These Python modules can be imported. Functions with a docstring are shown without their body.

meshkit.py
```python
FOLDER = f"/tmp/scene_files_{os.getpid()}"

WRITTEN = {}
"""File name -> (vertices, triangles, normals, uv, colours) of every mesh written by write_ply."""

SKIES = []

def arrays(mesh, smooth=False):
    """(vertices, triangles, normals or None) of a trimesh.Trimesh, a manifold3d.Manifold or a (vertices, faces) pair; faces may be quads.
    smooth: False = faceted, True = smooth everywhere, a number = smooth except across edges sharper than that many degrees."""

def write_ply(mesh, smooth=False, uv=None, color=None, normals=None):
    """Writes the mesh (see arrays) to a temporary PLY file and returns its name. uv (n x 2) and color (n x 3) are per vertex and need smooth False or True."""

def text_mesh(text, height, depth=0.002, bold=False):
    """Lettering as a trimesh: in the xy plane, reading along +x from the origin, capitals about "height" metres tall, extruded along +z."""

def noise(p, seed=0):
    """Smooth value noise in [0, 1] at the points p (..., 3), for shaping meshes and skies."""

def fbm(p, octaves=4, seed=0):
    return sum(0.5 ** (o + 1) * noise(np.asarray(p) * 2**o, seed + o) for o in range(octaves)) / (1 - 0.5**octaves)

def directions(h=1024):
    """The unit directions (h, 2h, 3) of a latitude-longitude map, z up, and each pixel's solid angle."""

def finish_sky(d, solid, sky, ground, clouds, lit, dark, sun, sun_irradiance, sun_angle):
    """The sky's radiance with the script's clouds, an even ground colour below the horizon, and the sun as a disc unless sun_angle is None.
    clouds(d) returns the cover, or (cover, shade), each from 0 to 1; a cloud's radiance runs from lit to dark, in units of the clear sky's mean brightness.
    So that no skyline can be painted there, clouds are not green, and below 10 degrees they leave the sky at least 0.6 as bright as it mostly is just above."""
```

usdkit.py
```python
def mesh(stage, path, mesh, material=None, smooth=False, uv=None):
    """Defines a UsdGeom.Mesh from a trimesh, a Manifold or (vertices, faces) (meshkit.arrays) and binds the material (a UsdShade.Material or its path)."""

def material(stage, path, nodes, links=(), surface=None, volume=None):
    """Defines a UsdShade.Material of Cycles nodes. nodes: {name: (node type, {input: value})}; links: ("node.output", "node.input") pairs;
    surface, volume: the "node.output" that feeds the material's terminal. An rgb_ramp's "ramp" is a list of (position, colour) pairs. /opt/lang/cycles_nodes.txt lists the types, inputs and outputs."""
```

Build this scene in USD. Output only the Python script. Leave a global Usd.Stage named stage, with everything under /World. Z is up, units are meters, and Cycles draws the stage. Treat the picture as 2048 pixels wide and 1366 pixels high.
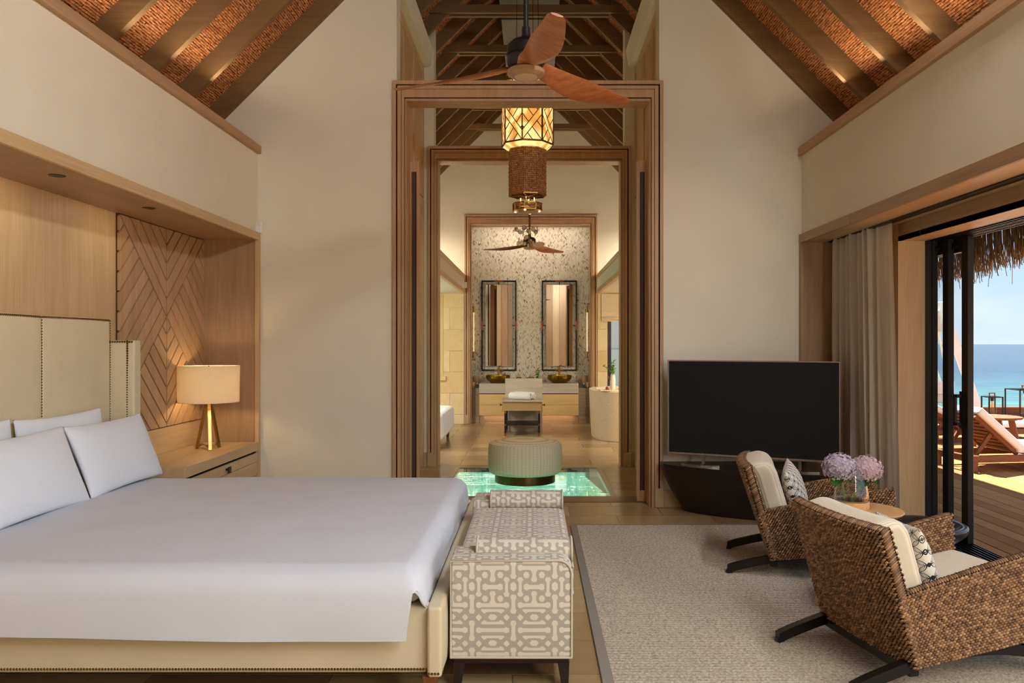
import math, random, numpy as np, trimesh, shapely, usdkit, meshkit
from shapely.geometry import Polygon, box as sbox, LineString, Point
from shapely.ops import unary_union
from shapely import affinity
from scipy import ndimage
from pxr import Usd, UsdGeom, UsdLux, UsdShade, Gf, Sdf, Vt

stage = Usd.Stage.CreateInMemory()
UsdGeom.SetStageUpAxis(stage, 'Z')
UsdGeom.SetStageMetersPerUnit(stage, 1.0)
UsdGeom.Xform.Define(stage, '/World')
UsdGeom.Scope.Define(stage, '/World/Looks')
rng = np.random.default_rng(7)
random.seed(7)
PI = math.pi

# ------------------------------------------------------------------ camera, sky, sun, exposure
cam = UsdGeom.Camera.Define(stage, '/World/camera')
cam.AddTranslateOp().Set(Gf.Vec3d(0, 0, 1.47))
cam.AddRotateXOp().Set(90.0)
cam.CreateFocalLengthAttr(28.125)
cam.CreateHorizontalApertureAttr(36.0)
cam.CreateVerticalApertureAttr(24.01)
cam.CreateHorizontalApertureOffsetAttr(-0.756)
cam.CreateVerticalApertureOffsetAttr(0.088)
cam.CreateClippingRangeAttr(Gf.Vec2f(0.05, 20000))
cam.CreateExposureAttr(0.85)

SKY_STRENGTH = 0.64
usdkit.material(stage, '/World/Looks/sky', {
    'tc': ('texture_coordinate', {}), 'sep': ('separate_xyz', {}),
    'ramp': ('rgb_ramp', {'ramp': [(0, (.60, .76, .90)), (.1, (.52, .72, .94)), (.5, (.50, .74, 1.06)), (1, (.50, .76, 1.14))]}),
    'map': ('mapping', {'scale': (1.2, 1.2, 5)}),
    'n': ('noise_texture', {'scale': 2.2, 'detail': 5, 'roughness': .55}),
    'cr': ('rgb_ramp', {'ramp': [(0, (0, 0, 0)), (.48, (0, 0, 0)), (.75, (.55, .55, .55)), (1, (.7, .7, .7))]}),
    'mx': ('mix', {'color2': (1.0, 1.0, 1.02)}),
    'bg': ('background_shader', {'strength': SKY_STRENGTH})},
    [('tc.generated', 'sep.vector'), ('sep.z', 'ramp.fac'), ('tc.generated', 'map.vector'), ('map.vector', 'n.vector'), ('n.fac', 'cr.fac'),
     ('cr.color', 'mx.fac'), ('ramp.color', 'mx.color1'), ('mx.color', 'bg.color')], surface='bg.background')
dome = UsdLux.DomeLight.Define(stage, '/World/sky')
dome.CreateIntensityAttr(1.0)
UsdShade.MaterialBindingAPI.Apply(dome.GetPrim()).Bind(UsdShade.Material.Get(stage, '/World/Looks/sky'))

def aim(xf, d, pos=(0, 0, 0)):
    """turns the local -Z axis of a light to the direction d"""
    z = -np.asarray(d, float); z /= np.linalg.norm(z)
    x = np.cross([0, 1, 0] if abs(z[1]) < .9 else [1, 0, 0], z); x /= np.linalg.norm(x)
    y = np.cross(z, x)
    m = Gf.Matrix4d(*x, 0, *y, 0, *z, 0, *map(float, pos), 1)
    UsdGeom.Xformable(xf).AddTransformOp().Set(m)

sun = UsdLux.DistantLight.Define(stage, '/World/sun')
sun.CreateIntensityAttr(3.1)
sun.CreateNormalizeAttr(True)
sun.CreateAngleAttr(.6)
sun.CreateColorAttr(Gf.Vec3f(1.0, .93, .82))
aim(sun, (.06, -.46, -.88))

COVE, SLOPE_FILL, COVE_BATH_FILL, SOFFIT_FILL, LAGOON_FILL, POCKET_FILL = 9.0, 43.0, 8.0, 110.0, 200.0, 170.0      # brightness of the bedroom cove strips and the added fill lamps

# ------------------------------------------------------------------ helpers
def S(r, g, b):
    return tuple((c / 255 / 12.92) if c <= 10 else ((c / 255 + .055) / 1.055) ** 2.4 for c in (r, g, b))

_used, _org = {}, {}
def _path(name, parent):
    base = parent or '/World'
    k = (base, name); n = _used.get(k, 0); _used[k] = n + 1
    return f'{base}/{name}' + (f'_{n:03d}' if n else '')

def tag(path, label=None, cat=None, group=None, kind=None):
    p = stage.GetPrimAtPath(path)
    for k, v in (('label', label), ('category', cat), ('group', group), ('kind', kind)):
        if v: p.SetCustomDataByKey(k, v)
    return path

def thing(name, label, cat, loc=(0, 0, 0), rotz=None, group=None, kind=None):
    """An Xform at the thing's base. Without rotz the parts are given in room coordinates, with rotz (degrees) in the thing's own."""
    path = _path(name, None)
    x = UsdGeom.Xform.Define(stage, path)
    x.AddTranslateOp().Set(Gf.Vec3d(*map(float, loc)))
    if rotz is not None: x.AddRotateZOp().Set(float(rotz))
    _org[path] = np.zeros(3) if rotz is not None else np.array(loc, float)
    return tag(path, label, cat, group, kind)

def copy_of(src, name, label, cat, loc, rotz=0, group=None, kind=None):
    path = _path(name, None)
    p = stage.DefinePrim(path, 'Xform')
    p.GetReferences().AddInternalReference(src)
    p.SetInstanceable(True)
    x = UsdGeom.Xformable(p); x.ClearXformOpOrder()
    x.AddTranslateOp(opSuffix='at').Set(Gf.Vec3d(*map(float, loc))); x.AddRotateZOp(opSuffix='at').Set(float(rotz))
    return tag(path, label, cat, group, kind)

def origin(parent):
    while parent and parent not in _org: parent = parent.rsplit('/', 1)[0]
    return _org.get(parent, np.zeros(3))

def obj(name, m, mat, parent=None, smooth=False, label=None, cat=None, group=None, kind=None, normals=None, attrs=None, islands=0):
    """One mesh prim. m: an MB, a trimesh or (vertices, triangles)."""
    if isinstance(m, MB): m = m.mesh()
    if isinstance(m, trimesh.Trimesh): m = (m.vertices, m.faces)
    v, f = np.asarray(m[0], float), np.asarray(m[1])
    path = _path(name, parent)
    if parent: v = v - origin(parent)
    mp = mat if mat.startswith('/') else '/World/Looks/' + mat
    if normals is None and smooth is False:
        usdkit.mesh(stage, path, (v, f), mp)
    elif normals is None:
        if smooth is not True and f.shape[1] == 4: f = np.vstack([f[:, [0, 1, 2]], f[:, [0, 2, 3]]])
        usdkit.mesh(stage, path, (v, f), mp, smooth=smooth)
    else:
        q = usdkit.mesh(stage, path, (v, f), mp)
        q.CreateNormalsAttr(Vt.Vec3fArray.FromNumpy(np.asarray(normals, np.float32))); q.SetNormalsInterpolation('vertex')
    if islands: attrs = {**(attrs or {}), 'rnd': np.repeat(_irng.random(len(v) // islands + 1), islands)[:len(v)]}
    for k, a in (attrs or {}).items():
        UsdGeom.PrimvarsAPI(stage.GetPrimAtPath(path)).CreatePrimvar(k, Sdf.ValueTypeNames.FloatArray, 'vertex').Set(Vt.FloatArray.FromNumpy(np.asarray(a, np.float32)))
    return tag(path, label, cat, group, kind)

def tri(f):
    f = np.asarray(f)
    return np.vstack([f[:, [0, 1, 2]], f[:, [0, 2, 3]]]) if f.shape[1] == 4 else f

_CH = None
_irng = np.random.default_rng(99)
class MB:
    """collects shapes of one mesh"""
    def __init__(s): s.v, s.f, s.n = [], [], 0
    def add(s, v, f):
        v = np.asarray(v, float); f = tri(f)
        s.v.append(v); s.f.append(f + s.n); s.n += len(v); return s
    def mesh(s): return np.vstack(s.v), np.vstack(s.f)
    def box(s, x0, x1, y0, y1, z0, z1, c=0):
        x0, x1 = sorted((x0, x1)); y0, y1 = sorted((y0, y1)); z0, z1 = sorted((z0, z1))
        if c <= 0:
            v = [(x, y, z) for z in (z0, z1) for y in (y0, y1) for x in (x0, x1)]
            return s.add(v, [(0, 2, 3, 1), (4, 5, 7, 6), (0, 1, 5, 4), (2, 6, 7, 3), (0, 4, 6, 2), (1, 3, 7, 5)])
        global _CH
        if _CH is None:   # unit chamfered box: signs and which axis carries the full extent
            pts, key = [], []
            for a in range(3):
                for sx in (-1, 1):
                    for sy in (-1, 1):
                        for sz in (-1, 1):
                            key.append((sx, sy, sz, a))
            P = np.array([[sg * (1 if k[3] == i else .8) for i, sg in enumerate(k[:3])] for k in key], float)
            hull = trimesh.convex.convex_hull(P)
            idx = [int(np.argmin(((P - q) ** 2).sum(1))) for q in hull.vertices]
            _CH = (np.array([key[i][:3] for i in idx], float), np.array([key[i][3] for i in idx]), np.array(hull.faces))
        sg, ax, F = _CH
        half = np.array([x1 - x0, y1 - y0, z1 - z0]) / 2
        c = min(c, half.min() * .9)
        ext = np.tile(half - c, (len(sg), 1)); ext[np.arange(len(sg)), ax] = half[ax]
        return s.add(sg * ext + np.array([x0 + x1, y0 + y1, z0 + z1]) / 2, F)
    def bar(s, p, q, w, h, up=(0, 0, 1)):
        """a straight bar of section w x h from p to q"""
        p, q, up = (np.asarray(a, float) for a in (p, q, up))
        d = (q - p) / np.linalg.norm(q - p); a = np.cross(d, up)
        if np.linalg.norm(a) < 1e-6: a = np.cross(d, (0, 1, 0))
        a /= np.linalg.norm(a); b = np.cross(a, d)
        v = [e + i * a * w / 2 + j * b * h / 2 for e in (p, q) for i, j in ((-1, -1), (1, -1), (1, 1), (-1, 1))]
        return s.add(v, [(0, 3, 2, 1), (4, 5, 6, 7), (0, 1, 5, 4), (1, 2, 6, 5), (2, 3, 7, 6), (3, 0, 4, 7)])
    def tube(s, pts, r, n=8, closed=False, caps=True):
        p = np.asarray(pts, float); r = np.broadcast_to(np.asarray(r, float), len(p))
        t = np.gradient(p, axis=0) if not closed else np.roll(p, -1, 0) - np.roll(p, 1, 0)
        t /= np.linalg.norm(t, axis=1, keepdims=True)
        a = np.cross(t[0], (0, 0, 1) if abs(t[0][2]) < .9 else (1, 0, 0)); a /= np.linalg.norm(a)
        rings = []
        for i in range(len(p)):
            a = a - t[i] * a.dot(t[i]); a /= np.linalg.norm(a); b = np.cross(t[i], a)
            th = np.arange(n) * 2 * PI / n
            rings.append(p[i] + r[i] * (np.cos(th)[:, None] * a + np.sin(th)[:, None] * b))
        m = len(p); f = []
        for i in range(m if closed else m - 1):
            k = (i + 1) % m
            for j in range(n): f.append((i * n + j, i * n + (j + 1) % n, k * n + (j + 1) % n, k * n + j))
        v = np.vstack(rings); F = tri(f)
        if caps and not closed:
            v = np.vstack([v, p[0], p[-1]]); c0, c1 = m * n, m * n + 1
            F = np.vstack([F, [(c0, (j + 1) % n, j) for j in range(n)], [(c1, (m - 1) * n + j, (m - 1) * n + (j + 1) % n) for j in range(n)]])
        return s.add(v, F)
    def lathe(s, prof, n=32, c=(0, 0, 0), rot=0, a0=0, a1=2 * PI):
        """prof: (radius, z) from bottom to top"""
        prof = np.asarray(prof, float); full = abs(a1 - a0 - 2 * PI) < 1e-6
        th = a0 + rot + np.arange(n + (not full)) * (a1 - a0) / n; k = len(th)
        v = np.vstack([np.c_[r * np.cos(th), r * np.sin(th), np.full(k, z)] for r, z in prof]) + np.asarray(c, float)
        f = [(i * k + j, i * k + (j + 1) % k, (i + 1) * k + (j + 1) % k, (i + 1) * k + j) for i in range(len(prof) - 1) for j in range(n)]
        return s.add(v, f)
    def prism(s, poly, a0, a1, plane='xz'):
        """a shapely polygon (in the given plane) extruded along the third axis"""
        for g in getattr(poly, 'geoms', [poly]):
            if g.is_empty or g.area < 1e-9 or not hasattr(g, 'exterior'): continue
            m = trimesh.creation.extrude_polygon(g, a1 - a0, engine='earcut')
            v, f = np.array(m.vertices), np.array(m.faces)
            if plane == 'xz': v = np.c_[v[:, 0], v[:, 2] + a0, v[:, 1]]; f = f[:, ::-1]
            elif plane == 'yz': v = np.c_[v[:, 2] + a0, v[:, 0], v[:, 1]]
            else: v = np.c_[v[:, 0], v[:, 1], v[:, 2] + a0]
            s.add(v, f)
        return s
    def pads(s, c, U, V, N, lu, lv, h, k=.72):
        """raised pads (10 triangles each): centres c, unit axes U, V, N, half lengths lu, lv"""
        c = np.asarray(c, float); n = len(c)
        U, V, N = (np.broadcast_to(np.asarray(a, float), (n, 3)) for a in (U, V, N))
        lu, lv, h, k = (np.broadcast_to(np.asarray(a, float), n)[:, None] for a in (lu, lv, h, k))
        q = [c + i * lu * U + j * lv * V for i, j in ((-1, -1), (1, -1), (1, 1), (-1, 1))] + [c + i * lu * k * U + j * lv * k * V + h * N for i, j in ((-1, -1), (1, -1), (1, 1), (-1, 1))]
        v = np.stack(q, 1).reshape(-1, 3)
        F = np.array([(4, 5, 6), (4, 6, 7), (0, 1, 5), (0, 5, 4), (1, 2, 6), (1, 6, 5), (2, 3, 7), (2, 7, 6), (3, 0, 4), (3, 4, 7)])
        f = (np.arange(n)[:, None, None] * 8 + F[None]).reshape(-1, 3)
        return s.add(v, f)
    def domes(s, c, N, r, n=6):
        """nail heads: low domes"""
        c = np.asarray(c, float); N = np.asarray(N, float)
        a = np.cross(N, (0, 0, 1) if abs(N[2]) < .9 else (1, 0, 0)); a /= np.linalg.norm(a); b = np.cross(N, a)
        th = np.arange(n) * 2 * PI / n
        ring = np.cos(th)[:, None] * a + np.sin(th)[:, None] * b
        loc = np.vstack([ring * r, ring * r * .65 + N * r * .45, [N * r * .62]])
        F = tri([(j, (j + 1) % n, n + (j + 1) % n, n + j) for j in range(n)])
        F = np.vstack([F, [(n + j, n + (j + 1) % n, 2 * n) for j in range(n)]])
        v = (c[:, None] + loc[None]).reshape(-1, 3)
        return s.add(v, (np.arange(len(c))[:, None, None] * len(loc) + F[None]).reshape(-1, 3))

def rbox(x0, x1, y0, y1, z0, z1, r, step=.03):
    """rounded box as six gridded faces: vertices, triangles, normals, face index, flat (u, v) in metres"""
    lo, hi = np.array([x0, y0, z0], float), np.array([x1, y1, z1], float)
    r = min(r, (hi - lo).min() / 2 * .98); Vs, Fs, Ns, I, UV, n = [], [], [], [], [], 0
    def ticks(a, b):
        k = max(2, int(math.ceil((b - a - 2 * r) / step)) + 1)
        edge = (1 - np.cos(np.linspace(0, PI / 2, 4))) * r
        e = r * np.tan(np.linspace(0, PI / 4, 4)) * .999
        return np.r_[a + r - e[::-1], np.linspace(a + r, b - r, k)[1:-1] if k > 2 else [], b - r + e]
    for ax in range(3):
        u, w = [(1, 2), (2, 0), (0, 1)][ax]
        tu, tw = ticks(lo[u], hi[u]), ticks(lo[w], hi[w])
        for sgn in (-1, 1):
            A, B = np.meshgrid(tu, tw, indexing='ij')
            p = np.zeros((A.size, 3)); p[:, ax] = hi[ax] if sgn > 0 else lo[ax]; p[:, u] = A.ravel(); p[:, w] = B.ravel()
            q = np.clip(p, lo + r, hi - r); d = p - q
            d /= np.linalg.norm(d, axis=1, keepdims=True) + 1e-12
            a, b = len(tu), len(tw)
            i, j = np.meshgrid(np.arange(a - 1), np.arange(b - 1), indexing='ij')
            f = np.stack([i * b + j, (i + 1) * b + j, (i + 1) * b + j + 1, i * b + j + 1], -1).reshape(-1, 4)
            if sgn < 0: f = f[:, ::-1]
            Vs.append(q + d * r); Ns.append(d); Fs.append(tri(f) + n); I.append(np.full(len(p), ax * 2 + (sgn > 0))); UV.append(p[:, [u, w]]); n += len(p)
    return np.vstack(Vs), np.vstack(Fs), np.vstack(Ns), np.concatenate(I), np.vstack(UV)

def vnorm(v, f, key=None):
    """smooth vertex normals, shared by vertices at the same place"""
    k = np.round((v if key is None else key) * 2e4).astype(np.int64)
    _, inv = np.unique(k, axis=0, return_inverse=True); inv = inv.ravel()
    fn = np.cross(v[f[:, 1]] - v[f[:, 0]], v[f[:, 2]] - v[f[:, 0]])
    acc = np.zeros((inv.max() + 1, 3))
    for j in range(3): np.add.at(acc, inv[f[:, j]], fn)
    n = acc[inv]; return n / np.maximum(np.linalg.norm(n, axis=1, keepdims=True), 1e-12)

def grid(P, closed_u=False, closed_v=False):
    """P (a, b, 3) -> vertices, triangles"""
    a, b = P.shape[:2]
    i, j = np.meshgrid(np.arange(a if closed_u else a - 1), np.arange(b if closed_v else b - 1), indexing='ij')
    f = np.stack([i * b + j, ((i + 1) % a) * b + j, ((i + 1) % a) * b + (j + 1) % b, i * b + (j + 1) % b], -1).reshape(-1, 4)
    return P.reshape(-1, 3), tri(f)

def arc(cx, cy, r, a0, a1, n=8):
    t = np.radians(np.linspace(a0, a1, n)); return [(cx + r * math.cos(k), cy + r * math.sin(k)) for k in t]

# ------------------------------------------------------------------ materials
def mat(name, nodes, links, surface='p.BSDF', **kw):
    usdkit.material(stage, '/World/Looks/' + name, nodes, links, surface=surface, **kw); return name

def plain(name, col, rough=.6, metallic=0, spec=.5, nscale=0, namt=.06, bump=0, bscale=60, **kw):
    """one colour with a little mottling (nscale) and a fine noise bump"""
    N = {'p': ('principled_bsdf', dict(base_color=col, roughness=rough, metallic=metallic, specular_ior_level=spec, **kw))}; L = []
    if nscale or bump: N['g'] = ('geometry', {})
    if nscale:
        N['n'] = ('noise_texture', {'scale': nscale, 'detail': 4}); L.append(('g.position', 'n.vector'))
        N['r'] = ('rgb_ramp', {'ramp': [(.25, tuple(c * (1 - namt) for c in col)), (.75, tuple(min(1, c * (1 + namt)) for c in col))]})
        L += [('n.fac', 'r.fac'), ('r.color', 'p.base_color')]
    if bump:
        N['bn'] = ('noise_texture', {'scale': bscale, 'detail': 3}); N['b'] = ('bump', {'strength': bump, 'distance': .004})
        L += [('g.position', 'bn.vector'), ('bn.fac', 'b.height'), ('b.normal', 'p.normal')]
    return mat(name, N, L)

def wood(name, dark, light, axis='z', rough=.42, fine=140, coarse=9, spec=.4, contrast=1.0, vary=0, coat=0):
    """timber with its grain along the axis; vary: tone differs from piece to piece"""
    k = {'x': 0, 'y': 1, 'z': 2}[axis]
    sc1, sc2 = [1.0] * 3, [1.0] * 3; sc1[k] = .02; sc2[k] = .06
    mid = tuple((a + b) / 2 for a, b in zip(dark, light))
    N = {'g': ('geometry', {}), 'm1': ('mapping', {'scale': tuple(c * fine for c in sc1)}), 'm2': ('mapping', {'scale': tuple(c * coarse for c in sc2)}),
         'n1': ('noise_texture', {'scale': 1, 'detail': 3}), 'n2': ('noise_texture', {'scale': 1, 'detail': 4, 'distortion': 1.2}),
         'a': ('math', {'math_type': 'multiply', 'value2': .55 * contrast}), 'b': ('math', {'math_type': 'multiply_add', 'value2': .55 * contrast}),
         'r': ('rgb_ramp', {'ramp': [(.30, dark), (.55, mid), (.80, light)]}),
         'p': ('principled_bsdf', {'roughness': rough, 'specular_ior_level': spec, 'coat_weight': coat}),
         'bp': ('bump', {'strength': .12, 'distance': .002})}
    L = [('g.position', 'm1.vector'), ('g.position', 'm2.vector'), ('m1.vector', 'n1.vector'), ('m2.vector', 'n2.vector'), ('n1.fac', 'a.value1'), ('n2.fac', 'b.value1'),
         ('a.value', 'b.value3'), ('n1.fac', 'bp.height'), ('bp.normal', 'p.normal')]
    if vary:
        N['oi'] = ('object_info', {}); N['v'] = ('math', {'math_type': 'multiply_add', 'value2': vary, 'value3': -vary / 2}); N['w'] = ('math', {'math_type': 'add'})
        L += [('oi.random', 'v.value1'), ('v.value', 'w.value1'), ('b.value', 'w.value2'), ('w.value', 'r.fac')]
    else: L.append(('b.value', 'r.fac'))
    L.append(('r.color', 'p.base_color'))
    return mat(name, N, L)

def glassy(name, tint, f0=.04, rough=0.0):
    return mat(name, {'lw': ('layer_weight', {'blend': .5}), 'pw': ('math', {'math_type': 'power', 'value2': 5.0}), 'ma': ('math', {'math_type': 'multiply_add', 'value2': 1 - f0, 'value3': f0}),
                      't': ('transparent_bsdf', {'color': tint}), 'g': ('glossy_bsdf', {'roughness': rough, 'color': (1, 1, 1)}), 'm': ('mix_closure', {})},
               [('lw.facing', 'pw.value1'), ('pw.value', 'ma.value1'), ('ma.value', 'm.fac'), ('t.BSDF', 'm.closure1'), ('g.BSDF', 'm.closure2')], surface='m.closure')
wood('chevron_board', S(166, 130, 92), S(202, 166, 126), 'z', vary=.22)
plain('pull_dark', S(92, 62, 42), rough=.6)
plain('island_haze', S(120, 140, 150), rough=.9)  # blue-grey: the haze of distance is put in this colour
plain('rope_white', S(226, 220, 206), rough=.9)
plain('siding_grey', S(176, 182, 186), rough=.7)
plain('bulb_amber', S(226, 190, 120), rough=.2)
glassy('smoky', (0.55, 0.5, 0.45), 0.05, 0.1)
mat('bulb_lantern', {'e': ('emission', {'color': (1, .70, .36), 'strength': 16.0})}, [], surface='e.emission')
plain('disc_glass', S(226, 220, 206), rough=.25, spec=.6)
plain('fan_disc', S(206, 176, 132), rough=.45, nscale=8, namt=.06)
glassy('vase_water', (0.97, 0.98, 0.98), 0.01, 0)
glassy('tube_glass', (1, 0.93, 0.8), 0.04, 0.05)
plain('rosette_pale', S(206, 212, 190), rough=.7)
plain('leaf_bright', S(96, 150, 50), rough=.5, nscale=40, namt=.2)
plain('tan_lacquer', S(176, 150, 108), rough=.45)
plain('towel_white', S(240, 240, 238), rough=.95, spec=.1, bump=.4, bscale=500)
plain('cup_cream', S(236, 224, 200), rough=.4)
plain('chrome', S(200, 200, 204), rough=.12, metallic=1)
plain('blind_cream', S(224, 208, 178), rough=.9, spec=.1)
mat('bead_glow', {'e': ('emission', {'color': (1, .62, .28), 'strength': 2.0})}, [], surface='e.emission')
plain('groove_dark', S(74, 48, 32), rough=.8)
plain('wicker_core', S(104, 62, 34), rough=.8)
plain('rug_ground', S(92, 82, 70), rough=.95)
plain('towel_fold_shade', S(190, 190, 188), rough=.95)  # greyer towel: shade between the turns of the roll is put in the colour

plain('plaster', S(231, 223, 203), rough=.85, spec=.2, nscale=3, namt=.025, bump=.05, bscale=220)
plain('plaster_white', S(232, 226, 210), rough=.85, spec=.2, nscale=3, namt=.02)
wood('oak', S(188, 154, 110), S(220, 189, 145), 'z', vary=.06)
wood('oak_y', S(188, 154, 110), S(220, 189, 145), 'y', vary=.06)
wood('oak_x', S(188, 154, 110), S(220, 189, 145), 'x', vary=.06)
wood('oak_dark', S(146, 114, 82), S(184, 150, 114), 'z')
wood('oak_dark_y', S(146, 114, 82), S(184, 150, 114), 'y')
wood('casing', S(168, 130, 94), S(204, 164, 124), 'z', rough=.5)
wood('casing_y', S(164, 128, 92), S(198, 160, 120), 'y', rough=.5)
wood('casing_x', S(168, 130, 94), S(204, 164, 124), 'x', rough=.5)
wood('rafter', S(112, 84, 50), S(144, 112, 70), 'x', rough=.7, contrast=.8, vary=.1)
plain('roof_dark', S(70, 46, 28), rough=.9, spec=.1)
plain('gap_shade', S(14, 11, 9), rough=.8, spec=.1)  # near-black: the shade inside narrow gaps is put in this colour
plain('ridge_grey', S(128, 122, 112), rough=.9, spec=.2, nscale=6, namt=.06)
plain('bronze_dark', S(46, 42, 40), rough=.42, metallic=.55, spec=.5, nscale=8, namt=.15)
plain('steel', S(160, 156, 150), rough=.3, metallic=1)
plain('threshold_metal', S(140, 118, 92), rough=.32, metallic=.85, nscale=5, namt=.1)
plain('brass', S(176, 140, 78), rough=.32, metallic=1, nscale=14, namt=.12)
plain('brass_worn', S(150, 122, 50), rough=.28, metallic=1, nscale=26, namt=.3, bump=.12, bscale=60)
plain('copper', S(170, 96, 66), rough=.35, metallic=1, nscale=20, namt=.15)
plain('white_plastic', S(236, 234, 228), rough=.45)
plain('black_metal', S(20, 19, 19), rough=.4, metallic=.3)

def island(name, cols, rough=.6, spec=.3, bump=0, per='island', noise=0, nscale=8, **kw):
    """tone differs from piece to piece; cols: ramp stops"""
    N = {'g': ('geometry', {}), 'oi': ('object_info', {}), 'at': ('attribute', {'attribute': 'rnd'}), 'r': ('rgb_ramp', {'ramp': cols}), 'p': ('principled_bsdf', dict(roughness=rough, specular_ior_level=spec, **kw))}
    src = 'at.fac' if per == 'island' else 'oi.random'
    L = [('r.color', 'p.base_color')]
    if noise:
        N['n'] = ('noise_texture', {'scale': nscale, 'detail': 5}); N['s'] = ('math', {'math_type': 'multiply_add', 'value2': noise, 'value3': -noise / 2}); N['a'] = ('math', {'math_type': 'add'})
        L += [('g.position', 'n.vector'), ('n.fac', 's.value1'), ('s.value', 'a.value1'), (src, 'a.value2'), ('a.value', 'r.fac')]
    else: L.append((src, 'r.fac'))
    if bump:
        N['bn'] = ('noise_texture', {'scale': 90, 'detail': 3}); N['b'] = ('bump', {'strength': bump, 'distance': .003})
        L += [('g.position', 'bn.vector'), ('bn.fac', 'b.height'), ('b.normal', 'p.normal')]
    return mat(name, N, L)

island('ceiling_weave', [(0, S(166, 104, 60)), (.5, S(192, 128, 76)), (1, S(210, 148, 94))], rough=.6, spec=.25)
island('lantern_weave', [(0, S(168, 112, 64)), (.5, S(192, 134, 82)), (1, S(208, 152, 98))], rough=.55)
island('stone_tile', [(0, S(152, 124, 86)), (.5, S(168, 140, 100)), (1, S(184, 158, 118))], rough=.22, spec=.5, per='object', noise=.9, nscale=5, coat_weight=.0)
island('travertine', [(0, S(222, 196, 142)), (.5, S(232, 208, 158)), (1, S(240, 220, 176))], rough=.5, per='object', noise=1.0, nscale=9)
island('deck_plank', [(0, S(150, 100, 60)), (.5, S(166, 114, 70)), (1, S(180, 128, 82))], rough=.9, spec=.08, per='object', noise=.8, nscale=4)
island('mosaic', [(0, S(96, 78, 56)), (.012, S(130, 110, 84)), (.02, S(184, 168, 142)), (.14, S(190, 174, 148)), (.2, S(216, 206, 188)), (.6, S(226, 218, 202)), (1, S(236, 230, 216))], rough=.35)
wood('stone_vein', S(176, 164, 146), S(206, 196, 180), 'x', rough=.35, fine=60, coarse=14)
wood('stone_vein_dark', S(136, 120, 100), S(172, 156, 134), 'x', rough=.4, fine=60, coarse=14)
plain('stone_base', S(186, 160, 120), rough=.4, nscale=12, namt=.1)
plain('grout', S(206, 190, 160), rough=.9)
glassy('pane', (0.975, 0.985, 0.98), 0.03, 0)
glassy('floor_pane', (0.8, 0.97, 0.9), 0.03, 0.008)

# ================================================================== the shell
XC = -.05                  # the building's axis
B0 = 6.23                  # underside of the rafters: z = B0 - |x - XC|
BP = B0 + .223             # the woven mats
Y1, Y2, Y3 = 7.22, 9.6, 14.7   # bedroom end wall, hall end wall, bathroom end wall

def roof_under(p): return BP + .02 - abs(p - XC)

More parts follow.
